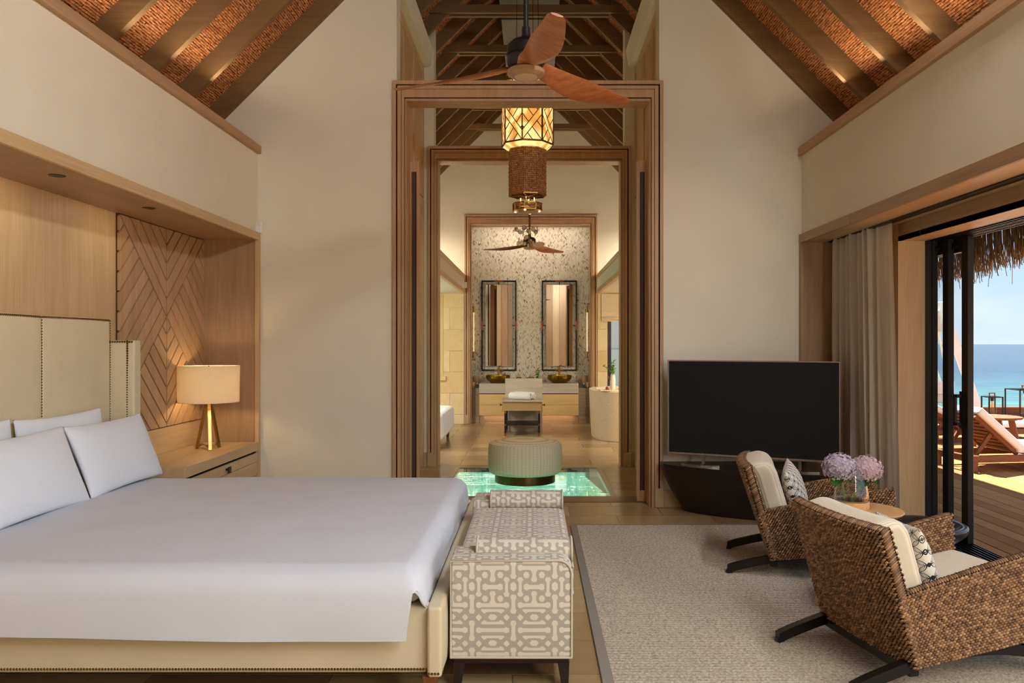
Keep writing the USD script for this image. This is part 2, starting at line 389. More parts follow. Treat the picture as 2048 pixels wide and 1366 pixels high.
# ---- floor
fl = thing('floor', 'polished beige travertine tile floor running from the bedroom into the bathroom', 'floor', kind='structure')
GH = (-.93, .80, 7.71, 9.5)      # opening of the glass floor
m = MB().box(-3.05, 2.985, -2.6, Y1 + .2, -.2, -.006).box(-1.45, GH[0], Y1 + .2, Y2, -.05, -.006).box(GH[1], 1.35, Y1 + .2, Y2, -.05, -.006)
m.box(GH[0], GH[1], Y1 + .2, GH[2], -.2, -.006).box(GH[0], GH[1], GH[3], Y2, -.05, -.006).box(-3.7, 3.6, Y2, 15.6, -.05, -.006)
obj('slab', m, 'grout', fl)
def tiles(x0, x1, y0, y1, phase=0, hole=None):
    k0 = int(math.floor((y0 - 6.43) / .41)); y = 6.43 + .41 * k0; k = k0
    while y < y1:
        a, b = max(y, y0), min(y + .41, y1)
        xs = (.707 if k % 2 == 0 else .31) - 8; 
        while xs < x1:
            c, d = max(xs, x0), min(xs + .8, x1)
            if d - c > .03 and b - a > .03:
                rect = sbox(c + .0015, a + .0015, d - .0015, b - .0015)
                for g in ([rect] if hole is None else [r for r in getattr(rect.difference(hole), 'geoms', [rect.difference(hole)]) if r.area > .003]):
                    gx0, gy0, gx1, gy1 = g.bounds
                    if abs(g.area - (gx1 - gx0) * (gy1 - gy0)) < 1e-6:
                        obj('tile', MB().pads([((gx0 + gx1) / 2, (gy0 + gy1) / 2, -.007)], (1, 0, 0), (0, 1, 0), (0, 0, 1), (gx1 - gx0) / 2, (gy1 - gy0) / 2, .007, k=.996), 'stone_tile', fl)
                    else:
                        obj('tile', MB().prism(g, -.007, 0, 'xy'), 'stone_tile', fl)
            xs += .8
        y += .41; k += 1
tiles(-2.98, 2.98, 2.8, Y1 + .2)
hole = sbox(GH[0], GH[2] - .29, GH[1], GH[3])
tiles(-1.32, 1.2, Y1 + .2, Y2, hole=unary_union([hole, sbox(-1.4, Y1 + .2, 1.3, GH[2])]))
tiles(-3.5, 3.4, Y2, 14.95)
tr = thing('trim', 'brushed metal threshold strip in front of the glass floor', 'threshold', (0, 7.56, 0), kind='structure')
obj('strip', MB().box(-1.15, 1.06, Y1 + .205, GH[2], -.01, .003, .002), 'threshold_metal', tr)

# ---- bedroom left side
wl = thing('wall_left', 'cream plaster bulkhead wall above the bed niche', 'wall', (-2.49, 3, 0), kind='structure')
obj('plaster_face', MB().box(-3.5, -2.49, -2.6, Y1, 2.468, 3.2), 'plaster', wl)
obj('outer_wall', MB().box(-3.6, -3.5, -2.6, Y1 + .2, 0, 3.2), 'plaster', wl)
obj('niche_back', MB().box(-3.5, -2.98, -2.6, Y1, 0, 2.405), 'oak', wl)
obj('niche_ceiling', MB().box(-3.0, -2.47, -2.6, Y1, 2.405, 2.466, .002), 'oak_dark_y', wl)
obj('niche_fascia', MB().box(-2.486, -2.462, -2.6, 6.08, 2.403, 2.470, .002).box(-2.486, -2.462, 6.086, Y1 - .002, 2.403, 2.470, .002), 'oak_y', wl)
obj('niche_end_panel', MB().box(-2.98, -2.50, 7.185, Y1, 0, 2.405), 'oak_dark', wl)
obj('niche_end_trim', MB().box(-2.50, -2.462, 7.175, Y1 - .001, 0, 2.403, .002), 'oak', wl)
obj('niche_skirting', MB().box(-2.98, -2.968, 5.71, 7.185, .59, .80, .002), 'oak_y', wl)
t = thing('trim', 'long oak ledge moulding along the top of the left bulkhead', 'moulding', (-2.47, 3, 3.2), kind='structure')
obj('board', MB().box(-2.49, -2.455, -2.6, 4.9, 3.185, 3.255, .002).box(-2.49, -2.455, 4.903, Y1 - .001, 3.185, 3.255, .002), 'casing_y', t)
# chevron panel of the niche: boards as pieces
cp = thing('wall_panel', 'oak wall panel of diagonal boards forming chevrons behind the bedside lamp', 'wall panel', (-2.98, 6.45, .8), kind='structure')
obj('backing', MB().box(-2.98, -2.974, 5.706, 7.185, .80, 2.405), 'groove_dark', cp)
YC, ZC, HW, PT = 6.45, 1.69, .741, .1435
for sd in (-1, 1):
    A = lambda a, b: (YC + sd * a, b)
    full = Polygon([A(0, .80), A(HW, .80), A(HW, 2.405), A(0, 2.405)])
    up = Polygon([A(0, ZC), A(3, ZC + 3 * .965), A(0, ZC + 3 * .965)])
    lo = Polygon([A(0, ZC), A(3, ZC - 3 * .965), A(0, ZC - 3 * .965)])
    mid = full.difference(up).difference(lo)
    for reg, sg in ((full.intersection(up), 1), (mid, -1), (full.intersection(lo), 1)):
        for k in range(-16, 16):
            c0 = ZC + k * PT
            st = Polygon([A(-.1, c0 - sg * .0965), A(1, c0 + sg * .965), A(1, c0 + PT + sg * .965), A(-.1, c0 + PT - sg * .0965)])
            g = reg.intersection(st).buffer(-.0072, join_style=2)
            for q in getattr(g, 'geoms', [g]):
                if q.area > .0006: obj('board', MB().prism(q, -2.975, -2.957, 'yz'), 'chevron_board', cp)

# ---- bedroom right side
wr = thing('wall_right', 'cream plaster bulkhead wall above the curtain and sliding doors', 'wall', (2.42, 3, 0), kind='structure')
obj('plaster_face', MB().box(2.42, 3.4, -2.6, Y1, 2.452, 3.19), 'plaster', wr)
obj('fascia', MB().box(2.392, 2.418, -2.6, 6.05, 2.378, 2.456, .002).box(2.392, 2.418, 6.056, Y1 - .002, 2.378, 2.456, .002), 'oak_dark_y', wr)
obj('curtain_pocket_ceiling', MB().box(2.40, 2.80, -2.6, Y1, 2.385, 2.44), 'oak_y', wr)
obj('head_board', MB().box(2.78, 2.80, -2.6, 5.75, 2.255, 2.386).box(2.78, 2.80, 5.754, 6.1, 2.255, 2.386), 'oak_dark_y', wr)
obj('head_soffit', MB().box(2.78, 2.985, -2.6, 6.1, 2.255, 2.29), 'oak_y', wr)
obj('pier', MB().box(2.78, 2.985, 6.1, Y1, 0, 2.385).box(2.985, 3.04, 6.2, Y1, 0, 2.385), 'oak', wr)
obj('recess_end_panel', MB().box(2.42, 2.78, 7.185, Y1, 0, 2.385), 'oak_dark', wr)
obj('recess_trim', MB().box(2.394, 2.425, 7.17, Y1 - .001, 0, 2.38, .002), 'oak_dark', wr)
obj('rear_pier', MB().box(2.42, 3.4, -2.6, -1.8, 0, 2.385), 'plaster', wr)
obj('over_door', MB().box(2.985, 3.4, -2.6, 6.3, 2.33, 2.5), 'plaster', wr)
t = thing('trim', 'long oak ledge moulding along the top of the right bulkhead', 'moulding', (2.4, 3, 3.2), kind='structure')
obj('board', MB().box(2.385, 2.42, -2.6, 3.9, 3.165, 3.24, .002).box(2.385, 2.42, 3.903, Y1 - .001, 3.165, 3.24, .002), 'casing_y', t)

# ---- gable walls
def gable(x0, x1, z0=0): return Polygon([(x0, z0), (x1, z0), (x1, roof_under(x1)), (XC, roof_under(XC)), (x0, roof_under(x0))])
OP = (XC - 1.185, XC + 1.185)
wf = thing('wall_far', 'tall cream gable wall at the end of the bedroom around the doorway', 'wall', (XC, Y1, 0), kind='structure')
obj('plaster_face', MB().prism(gable(-3.6, 3.5).difference(sbox(OP[0], -1, OP[1], 7)), Y1, Y1 + .2), 'plaster', wf)
wb = thing('wall_back', 'unseen gable wall with tall oak boards behind the camera', 'wall', (XC, -2.6, 0), kind='structure')
obj('plaster_face', MB().prism(gable(-3.6, 3.5), -2.8, -2.6), 'plaster', wb)
for k in range(18):
    x = -2.4 + k * .267; obj('board', MB().box(x, x + .262, -2.6, -2.585 + .01 * (k % 3), 0, 4.2, .002), ('oak', 'oak_dark', 'casing')[(k * 5) % 3], wb)  # out of view; the board tones give the mirrors their brown stripes
wh = thing('wall_hall_far', 'pale plaster wall at the end of the short hall around the second doorway', 'wall', (XC, Y2, 0), kind='structure')
obj('plaster_face', MB().prism(gable(-3.6, 3.5).difference(sbox(XC - 1.145, -1, XC + 1.145, 7)), Y2, Y2 + .2), 'plaster', wh)
w3 = thing('wall_bathroom_far', 'cream gable wall at the far end of the bathroom around the vanity alcove', 'wall', (XC, Y3, 0), kind='structure')
g = gable(-3.6, 3.5).difference(sbox(XC - 1.185, -1, XC + 1.185, 3.82))
g = g.difference(sbox(-3.3, .88, -1.72, 2.30)).difference(sbox(1.36, .62, 3.2, 2.30))
obj('plaster_face', MB().prism(g, Y3, Y3 + .15), 'plaster', w3)
al = MB().box(-1.35, -1.2, Y3 + .15, 15.5, 0, 3.9).box(1.1, 1.25, Y3 + .15, 15.5, 0, 3.9).box(-1.35, 1.25, 15.42, 15.5, 0, 3.9)
obj('alcove', al, 'stone_vein_dark', w3)
obj('alcove_ceiling', MB().box(-1.2, 1.1, Y3 + .14, 15.45, 3.725, 3.8), 'ridge_grey', w3)

# ---- door frames (casing, shadow gap, stepped mouldings)
def frame(parent, Y, d, hw=1.218, top=3.84):
    def U(w0, t0, w1, t1): return sbox(XC - w0, 0, XC + w0, t0).difference(sbox(XC - w1, -1, XC + w1, t1))
    dz = [0, .033, .046, .076, .150, .173]; dx = [0, .031, .044, .076, .104, .121]
    P = lambda i: U(hw - dx[i], top - dz[i], hw - dx[i + 1], top - dz[i + 1])
    obj('casing', MB().prism(P(0), Y - .03, Y + .0), 'casing', parent)
    obj('shadow_gap', MB().prism(P(1), Y - .004, Y + .02), 'gap_shade', parent)
    obj('inner_casing', MB().prism(P(2), Y - .03, Y + .06), 'casing', parent)
    obj('stepped_moulding', MB().prism(P(3), Y - .012, Y + .06).prism(U(hw - .08, top - .09, hw - .104, top - .150), Y - .02, Y + .03), 'casing_x' if d else 'casing', parent)
    obj('jamb_liner', MB().prism(P(4), Y + .012, Y + .23), 'casing', parent)
    for s in (-1, 1):
        a = XC + s * hw; obj('plinth_block', MB().box(a + s * .004, a - s * .08, Y - .04, Y + .02, 0, .17, .004), 'stone_base', parent)
d1 = thing('door', 'first doorway with stepped brown timber frame at the end of the bedroom', 'doorway', (XC, Y1, 0), kind='structure')
frame(d1, Y1, 0)
d2 = thing('door', 'second doorway with brown timber frame between hall and bathroom', 'doorway', (XC, Y2, 0), kind='structure')
frame(d2, Y2, 0)
d3 = thing('trim', 'brown timber frame around the tiled vanity alcove', 'frame', (XC, Y3, 0), kind='structure')
frame(d3, Y3, 0)
# sliding leaves of the first doorway, standing a hand's width out of their pockets
for s, side in ((-1, 'left'), (1, 'right')):
    lead = XC + s * 1.01; back = XC + s * 1.6; y0, y1 = Y1 + .21, Y1 + .255
    X = lambda a, b: (min(a, b), max(a, b))
    leaf = obj('leaf', MB().box(*X(lead, lead + s * .028), y0, y1, .01, 3.17, .002).box(*X(lead + s * .075, lead + s * .11), y0, y1, .01, 3.17).box(*X(lead + s * .028, lead + s * .075), y0, y1, 3.07, 3.17).box(*X(lead + s * .028, lead + s * .075), y0, y1, .01, .11).box(*X(lead + s * .11, back), y0 + .008, y1, .01, 3.17), 'casing', d1, label=f'{side} sliding leaf with a long recessed pull')
    obj('recessed_pull', MB().box(*X(lead + s * .028, lead + s * .075), y0 + .03, y1, .11, 3.07).box(*X(lead + s * .045, lead + s * .058), y0 + .02, y1, .13, 3.05), 'pull_dark', leaf)
    for k in range(-1, 24):
        z0 = .01 + k * .14; sl = .14 * (1 if z0 > 1.6 else -1)
        g = Polygon([(lead + s * .11, z0), (back, z0 + sl * 3.5), (back, z0 + .14 + sl * 3.5), (lead + s * .11, z0 + .14)]).buffer(-.004, join_style=2).intersection(sbox(-3, .015, 3, 3.165)).intersection(sbox(XC - 1.3, 0, XC + 1.3, 4))
        if g.area > .003: obj('board', MB().prism(g, y0, y0 + .008), 'casing', leaf)

# ---- hall side walls: timber panelling under a white box beam
for s, side in ((-1, 'left'), (1, 'right')):
    x = XC + s * 1.29; X = lambda a, b: (min(a, b), max(a, b))
    w = thing('wall_hall_' + side, f'oak panelled {side} side wall of the short hall', 'wall', (x, 8.5, 0), kind='structure')
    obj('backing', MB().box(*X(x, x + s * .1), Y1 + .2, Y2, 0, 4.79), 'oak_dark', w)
    edges = np.linspace(Y1 + .32, Y2, 4)
    for a, b in zip(edges[:-1], edges[1:]):
        for z0, z1 in ((.17, 3.2), (3.22, 4.78)):
            obj('panel', MB().box(*X(x - s * .012, x), a + .004, b - .004, z0 + .004, z1 - .004).box(*X(x - s * .028, x), a + .004, a + .09, z0, z1, .003).box(*X(x - s * .028, x), b - .09, b - .004, z0, z1, .003).box(*X(x - s * .028, x), a + .09, b - .09, z0, z0 + .1, .003).box(*X(x - s * .028, x), a + .09, b - .09, z1 - .1, z1, .003), 'oak', w)
    obj('skirting', MB().box(*X(x - s * .03, x), Y1 + .32, Y2, 0, .17, .003), 'stone_base', w)
    obj('box_beam', MB().prism(Polygon([(x + s * .1, 4.79), (x - s * .1, 4.79), (x - s * .135, 4.99), (x + s * .1, 5.0)]), Y1 + .2, Y2), 'plaster_white', w)
    t = thing('baseboard_hall', f'beige stone baseboard on the {side} of the second doorway', 'baseboard', (x, Y2, 0), kind='structure')
    obj('board', MB().box(*X(XC + s * 1.29, XC + s * 1.21), Y2 - .018, Y2, 0, .17, .002), 'stone_base', t)
for x0, x1, nmx in ((-2.46, XC - 1.225, 'left'), (XC + 1.225, 2.39, 'right')):
    t = thing('baseboard_' + nmx, f'beige stone baseboard {nmx} of the first doorway', 'baseboard', ((x0 + x1) / 2, Y1, 0), kind='structure')
    obj('board', MB().box(x0, x1, Y1 - .018, Y1, 0, .155, .002), 'stone_base', t)

# ---- roof: dark boarding, woven mats, rafters, collar ties, ridge panel
ce = thing('ceiling', 'pitched ceiling of brown rafters over orange woven mats', 'ceiling', (XC, 6, B0), kind='structure')
XE = 3.52
for s in (-1, 1):
    g = Polygon([(XC, BP + .01), (XC + s * XE, BP + .01 - XE), (XC + s * XE, BP + .15 - XE), (XC, BP + .15)])
    obj('roof_boarding', MB().prism(g, -2.9, 15.6), 'roof_dark', ce)
    U = np.array([0, 1, 0.]); V = np.array([s * math.sqrt(.5), 0, -math.sqrt(.5)]); N = np.array([-s * math.sqrt(.5), 0, -math.sqrt(.5)])
    pv, pu = .019, .040
    bays = []
    for y0, y1, a0, a1 in ((3.3, Y1, 1.2, 3.5), (Y1 + .2, Y3, .40, 1.45)):
        sl = np.arange(a0 * math.sqrt(2), a1 * math.sqrt(2), pv)
        for i, q in enumerate(sl):
            ys = np.arange(y0 + (i % 2) * pu / 2, y1, pu)
            c = np.array([XC, 0, BP]) + V * q + ys[:, None] * U
            bays.append(c)
    c = np.vstack(bays); c = c + rng.normal(0, .0012, c.shape)
    obj('woven_mat', MB().pads(c, U, V, N, pu / 2 * .93, pv / 2 * .86, rng.uniform(.005, .009, len(c)), k=.7), 'ceiling_weave', ce, kind='stuff', islands=8)
ys1 = [7.165 - .6225 * k for k in range(0, 15)]
ys2 = [8.025 + .6225 * k for k in range(0, 11)] + [14.64, 7.43]
for y in sorted(ys1 + ys2):
    for s in (-1, 1):
        g = Polygon([(XC, B0), (XC + s * XE, B0 - XE), (XC + s * XE, BP - XE), (XC, BP)])
        obj('rafter', MB().prism(g, y, y + .055), 'rafter', ce)
for y in (6.62, 7.95, 9.215, 10.46, 11.705, 12.95, 14.195):
    g = Polygon([(XC - 1.16, 5.29), (XC + 1.16, 5.29), (XC + 1.07, 5.38), (XC - 1.07, 5.38)])
    for dy in (0, .105):
        obj('collar_tie', MB().prism(g, y + dy, y + dy + .05), 'rafter', ce)
for y in (7.95, 9.215, 10.46, 11.705, 12.95):
    obj('ridge_panel', MB().box(XC - .38, XC + .38, y + .2, y + 1.2, 5.79, 5.815, .004), 'ridge_grey', ce)

# ---- bathroom: bulkheads, side walls, windows, travertine
for s, side in ((-1, 'left'), (1, 'right')):
    X = lambda a, b: (min(a, b), max(a, b)); x = XC + s * 1.215
    w = thing('wall_bathroom_' + side, f'cream bulkhead over the {side} side of the bathroom', 'wall', (x, 12, 0), kind='structure')
    obj('plaster_face', MB().box(*X(x, x + s * 2.2), Y2 + .2, Y3, 2.44, 2.70), 'plaster_white', w)
    obj('lower_board', MB().box(*X(x - s * .012, x + s * .05), Y2 + .2, Y3 - .001, 2.40, 2.472, .002), 'oak_y', w)
    obj('upper_board', MB().box(*X(x - s * .012, x + s * .02), Y2 + .2, Y3 - .001, 2.665, 2.74, .002), 'oak_y', w)
    obj('soffit', MB().box(*X(x + s * .05, x + s * 2.2), Y2 + .2, Y3, 2.405, 2.44), 'plaster_white', w)
    xo = XC + s * 3.4
    obj('outer_wall', MB().prism(sbox(Y2 + .2, 0, Y3, 2.72).difference(sbox(10.4, .35, 14.2, 2.25)), *X(xo, xo + s * .1), 'yz'), 'travertine', w)
    # travertine facing of the end wall: pieces
    op = sbox(-3.3, .88, -1.72, 2.30) if s < 0 else sbox(1.36, .62, 3.2, 2.30)
    z = 0; r = 0
    while z < 2.40:
        hgt = .18 if r == 0 else .39; z1 = min(z + hgt, 2.402)
        xa = 1.225 + (.26 if r % 2 else .47) - .6
        while xa < 3.4:
            a, b = max(xa, 1.225), min(xa + .6, 3.35)
            if b > a + .02:
                q = sbox(*((XC + s * b, z, XC + s * a, z1) if s < 0 else (XC + a, z, XC + b, z1))).difference(op.buffer(.004)).buffer(-.002, join_style=2)
                for g in getattr(q, 'geoms', [q]):
                    if g.area > .004: obj('travertine_tile', MB().prism(g, Y3 - .02 - (.012 if r == 0 else 0), Y3), 'travertine', w)
            xa += .6
        z = z1; r += 1

def window(Y, x0, x1, z0, z1, label, mull=()):
    w = thing('window', label, 'window', ((x0 + x1) / 2, Y, z0), kind='structure')
    m = MB().box(x0, x0 + .07, Y, Y + .06, z0, z1, .004).box(x1 - .07, x1, Y, Y + .06, z0, z1, .004).box(x0, x1, Y, Y + .06, z0, z0 + .07, .004).box(x0, x1, Y, Y + .06, z1 - .07, z1, .004)
    for q in mull: m.box(q - .03, q + .03, Y, Y + .06, z0, z1)
    obj('window_frame', m, 'bronze_dark', w)
    obj('pane', MB().box(x0 + .06, x1 - .06, Y + .026, Y + .032, z0 + .06, z1 - .06), 'pane', w)
    return w
wd = window(Y3 + .03, -3.3, -1.72, .88, 2.30, 'dark framed bathroom window left of the vanity alcove', (-2.5,))
obj('window_surround', MB().box(-1.72, -1.655, Y3 - .03, Y3 + .1, .80, 2.37, .003).box(-3.3, -1.72, Y3 - .03, Y3 + .1, 2.30, 2.37, .003), 'travertine', wd)
obj('window_sill', MB().box(-3.35, -1.60, Y3 - .10, Y3 + .1, .80, .88, .004), 'travertine', wd)
window(Y3 + .03, 1.36, 3.2, .62, 2.30, 'dark framed bathroom window on the right behind the pale blind', (2.2,))
def unseen_window_x(Xp, y0, y1, z0, z1, label):  # out of view, placed to let daylight into the bathroom
    w = thing('window', label, 'window', (Xp, (y0 + y1) / 2, z0), kind='structure')
    m = MB().box(Xp - .03, Xp + .03, y0, y1, z0, z0 + .07).box(Xp - .03, Xp + .03, y0, y1, z1 - .07, z1)
    for q in np.linspace(y0, y1 - .07, 4): m.box(Xp - .03, Xp + .03, q, q + .07, z0, z1)
    obj('window_frame', m, 'bronze_dark', w)
    obj('pane', MB().box(Xp - .004, Xp + .004, y0 + .05, y1 - .05, z0 + .05, z1 - .05), 'pane', w)
unseen_window_x(XC - 3.45, 10.4, 14.2, .35, 2.25, 'unseen side window of the bathroom on the left')
unseen_window_x(XC + 3.45, 10.4, 14.2, .35, 2.25, 'unseen side window of the bathroom on the right')

# ---- glass floor
gf = thing('floor_glass', 'steel framed glass panel set in the hall floor over green water', 'glass floor', ((GH[0] + GH[1]) / 2, 8.6, 0), kind='structure')
x0, x1, y0, y1 = GH
obj('frame', MB().box(x0, x0 + .05, y0, y1, -.05, .002, .003).box(x1 - .05, x1, y0, y1, -.05, .002, .003).box(x0 + .05, x1 - .05, y0, y0 + .012, -.05, .002).box(x0 + .05, x1 - .05, y1 - .02, y1, -.05, .002), 'steel', gf)
obj('pane', MB().box(x0 + .05, x1 - .05, y0 + .012, y1 - .02, -.012, -.002), 'floor_pane', gf)


# ================================================================== outdoors
mat('sea', {'g': ('geometry', {}), 'len': ('vector_math', {'math_type': 'length'}), 'mr': ('map_range', {'from_min': 30, 'from_max': 170, 'clamp': True}),
            'n0': ('noise_texture', {'scale': .05, 'detail': 4}), 'ad': ('math', {'math_type': 'multiply_add', 'value2': .35, 'value3': -.17}), 'sm': ('math', {'math_type': 'add'}),
            'r': ('rgb_ramp', {'ramp': [(0, S(68, 122, 96)), (.12, S(52, 102, 98)), (.36, S(30, 64, 82)), (.6, S(24, 50, 72)), (1, S(34, 56, 74))]}),
            'mp': ('mapping', {'scale': (.35, 1.3, 1)}), 'n': ('noise_texture', {'scale': 1.1, 'detail': 6, 'roughness': .6}), 'b': ('bump', {'strength': .55, 'distance': .5}),
            'wr': ('rgb_ramp', {'ramp': [(.35, (.72, .72, .72)), (.7, (1.25, 1.25, 1.25))]}), 'mx': ('mix', {'mix_type': 'multiply', 'fac': 1.0}),
            'p': ('principled_bsdf', {'roughness': .25, 'specular_ior_level': .3})},
    [('g.position', 'len.vector1'), ('len.value', 'mr.value'), ('g.position', 'n0.vector'), ('n0.fac', 'ad.value1'), ('mr.result', 'sm.value1'), ('ad.value', 'sm.value2'), ('sm.value', 'r.fac'),
     ('g.position', 'mp.vector'), ('mp.vector', 'n.vector'), ('n.fac', 'b.height'), ('b.normal', 'p.normal'), ('n.fac', 'wr.fac'), ('wr.color', 'mx.color2'), ('r.color', 'mx.color1'), ('mx.color', 'p.base_color')])
wood('teak', S(106, 66, 42), S(144, 94, 62), 'x', rough=.7, spec=.2, vary=.1)
plain('cushion_white', S(236, 234, 230), rough=.9, spec=.1, nscale=12, namt=.03)
plain('white_paint', S(238, 238, 236), rough=.5, nscale=6, namt=.03)
island('thatch', [(0, S(92, 76, 54)), (.5, S(126, 106, 78)), (1, S(156, 134, 100))], rough=.9, spec=.1)
wood('fascia_beige', S(150, 136, 104), S(178, 164, 130), 'y', rough=.7)

sea = obj('sea', MB().lathe([(0.01, -1.6), (30, -1.6), (120, -1.6), (600, -1.6), (9000, -1.6)], n=64, c=(0, 8, 0)), 'sea', label='turquoise lagoon turning deep blue towards the horizon', cat='sea', kind='structure')
isl = [(x, .8 + 7 * math.exp(-((x - 40) / 70) ** 2) + 4 * meshkit.noise(np.array([[x / 19., .5, .5]]))[0]) for x in np.linspace(-130, 150, 40)]
obj('island', MB().prism(Polygon([(2280 + x, -1.6 + h) for x, h in isl] + [(2430, -3), (2150, -3)]), 2000, 2060), 'island_haze', label='low hazy island on the horizon', cat='island', kind='structure')

# deck: planks run along the building
dk = thing('deck', 'timber deck of long brown planks outside the sliding doors', 'deck', (6.5, 8, 0), kind='structure')
obj('joists', MB().box(3.2, 14.5, -6, 16.85, -.25, -.045), 'gap_shade', dk)  # one black slab; its colour gives the dark gaps between the planks
for k in range(78):
    x = 3.215 + k * .1435
    obj('plank', MB().box(x, x + .1375, -6, 16.85, -.045, -.01 + float(rng.uniform(-.001, .001)), .003), 'deck_plank', dk)
obj('kerb', MB().box(3.2, 14.5, 16.85, 16.93, -.02, .13, .005).box(3.2, 14.5, 16.80, 16.98, .115, .145, .005), 'teak', dk)

# sliding door set of the bedroom
ds = thing('door', 'dark bronze sliding glass doors pushed together beside the oak pier', 'sliding door', (3.1, 6, 0), kind='structure')
obj('door_frame', MB().box(2.985, 3.048, 6.12, 6.2, 0, 2.30, .003).box(2.985, 3.23, -1.8, -1.72, 0, 2.30, .003), 'bronze_dark', ds)
m = MB().box(2.985, 3.23, -1.8, 6.2, 2.295, 2.34)
for x in (2.99, 3.035, 3.075, 3.105, 3.145, 3.175, 3.215): m.box(x, x + .012, -1.8, 6.15, 2.255, 2.296)
obj('head_track', m, 'bronze_dark', ds)
m = MB().box(2.985, 3.22, -1.8, 6.2, -.03, .002)
for x in (3.0, 3.04, 3.075, 3.11, 3.145, 3.18, 3.205): m.box(x, x + .008, -1.8, 6.2, 0, .014)
obj('floor_track', m, 'bronze_dark', ds)
for x, ye in ((3.075, 6.125), (3.125, 5.985), (3.178, 5.815)):
    lf = obj('leaf', MB().box(x - .022, x + .022, ye, ye + .085, .015, 2.27, .003).box(x - .024, x + .024, ye + 1.0, ye + 1.08, .015, 2.27).box(x - .022, x + .022, ye + .085, ye + 1.0, 2.15, 2.27).box(x - .022, x + .022, ye + .085, ye + 1.0, .015, .13), 'bronze_dark', ds)
    obj('pane', MB().box(x - .006, x + .006, ye + .08, ye + 1.0, .12, 2.16), 'pane', lf)
    obj('roller', MB().tube([(x - .05, ye + .16, 2.20), (x - .02, ye + .16, 2.20)], .028, 12).tube([(x - .05, ye + .16, .06), (x - .02, ye + .16, .06)], .028, 12), 'black_metal', lf)
    if x > 3.15:
        obj('pull_handle', MB().box(x - .085, x - .065, ye + .06, ye + .085, .87, 1.10, .004).box(x - .085, x - .02, ye + .06, ye + .085, 1.075, 1.10, .003).box(x - .085, x - .02, ye + .06, ye + .085, .87, .895, .003).box(x - .03, x - .022, ye + .045, ye + .10, .85, 1.12), 'black_metal', lf)

# thatched eave over the deck
ev = thing('roof_eave', 'ragged thatch fringe hanging from the eave above the deck', 'thatch', (4.6, 7, 2.3), kind='structure')
obj('eave_boarding', MB().prism(Polygon([(3.3, 3.35), (4.55, 2.62), (4.55, 2.68), (3.3, 3.42)]), -6, 16), 'roof_dark', ev)
obj('fascia_board', MB().box(3.55, 3.6, -6, 16, 2.42, 2.50), 'fascia_beige', ev)
r2 = np.random.default_rng(3); m = MB()
n = 2600
ys = r2.uniform(4.5, 13.5, n); 
for y in ys:
    clump = meshkit.noise(np.array([[y * 2.3, .3, .1]]))[0]
    L = .30 + .34 * clump * r2.uniform(.55, 1.1) + (r2.random() < .03) * .12
    x = 4.5 + r2.uniform(-.13, .13); a = r2.normal(0, .10); b = .05 + r2.normal(0, .06); w = r2.uniform(.006, .016)
    z = 2.66 + r2.uniform(-.03, .03)
    pts = [(x, y, z), (x + b * L * .5, y + a * L * .5, z - L * .5), (x + b * L * 1.3, y + a * L * 1.2, z - L)]
    q = []
    for (px, py, pz), ww in zip(pts, (w, w, w * .35)): q += [(px - .003, py - ww / 2, pz), (px, py + ww / 2, pz), (px + .004, py - ww * .1, pz)]
    m.add(q, [(0, 1, 4, 3), (1, 2, 5, 4), (2, 0, 3, 5), (3, 4, 7, 6), (4, 5, 8, 7), (5, 3, 6, 8)])
obj('thatch_fringe', m, 'thatch', ev, kind='stuff', islands=9)
obj('thatch_back', MB().prism(Polygon([(3.3, 3.42), (4.62, 2.66), (4.66, 2.78), (3.3, 3.6)]), -6, 16), 'thatch', ev)

def lounger(name, label, loc, rotz, tilt):
    t = thing(name, label, 'sun lounger', loc, rotz, group=None)
    # local: x from head to foot, y across (0 .. .72)
    m = MB().box(0, 1.95, 0, .05, .105, .185, .005).box(0, 1.95, .67, .72, .105, .185, .005).box(0, .05, .05, .67, .105, .185, .005).box(1.9, 1.95, .05, .67, .105, .185, .005)
    obj('frame', m, 'teak', t)
    for x in (.06, 1.83):
        for y in (0.0, .655): obj('leg', MB().box(x - .06, x + .03, y, y + .065, -.01, .12, .005), 'teak', t)
    ca, sa = math.cos(tilt), math.sin(tilt); hx = .64; BL = .70
    P = lambda d, z: (hx - d * ca + z * sa, .19 + d * sa + z * ca)
    for y in (.06, .62):
        a, b = P(0, 0), P(BL, 0)
        bk = obj('backrest_rail', MB().bar((a[0], y + .02, a[1]), (b[0], y + .02, b[1]), .04, .05), 'teak', t)
    for k in range(9):
        a = P(.04 + k * .075, 0); b = P(.04 + k * .075 + .05, 0)
        obj('slat', MB().bar((a[0], .36, a[1]), (b[0], .36, b[1]), .52, .016), 'teak', bk)
    for k in range(15):
        x = .70 + k * .08
        obj('slat', MB().box(x, x + .055, .05, .67, .185, .20), 'teak', t)
    for y in (.10, .62):
        a = P(.40, -.03); obj('strut', MB().bar((a[0], y, a[1]), (.12, y, .17), .03, .045), 'teak', t)
    def slab(a, b, z0, z1, L):
        v, f, nn, _, _ = rbox(0, L, .02, .70, z0, z1, .03, .12); return v, f
    v, f = slab(0, 0, .02, .115, BL + .03)
    Q = np.c_[hx - v[:, 0] * ca + v[:, 2] * sa, v[:, 1], .19 + v[:, 0] * sa + v[:, 2] * ca]
    obj('back_cushion', (Q, f[:, ::-1]), 'cushion_white', t, normals=-vnorm(Q, f))
    v, f, nn, _, _ = rbox(hx - .03, 1.95, .02, .70, .20, .28, .03, .12)
    obj('seat_cushion', (v, f), 'cushion_white', t, normals=nn)
    return t
lounger('sun_lounger', 'teak sun lounger with raised slatted back and white cushion, nearest to the doors', (5.02, 9.17, 0), 8, math.radians(40))
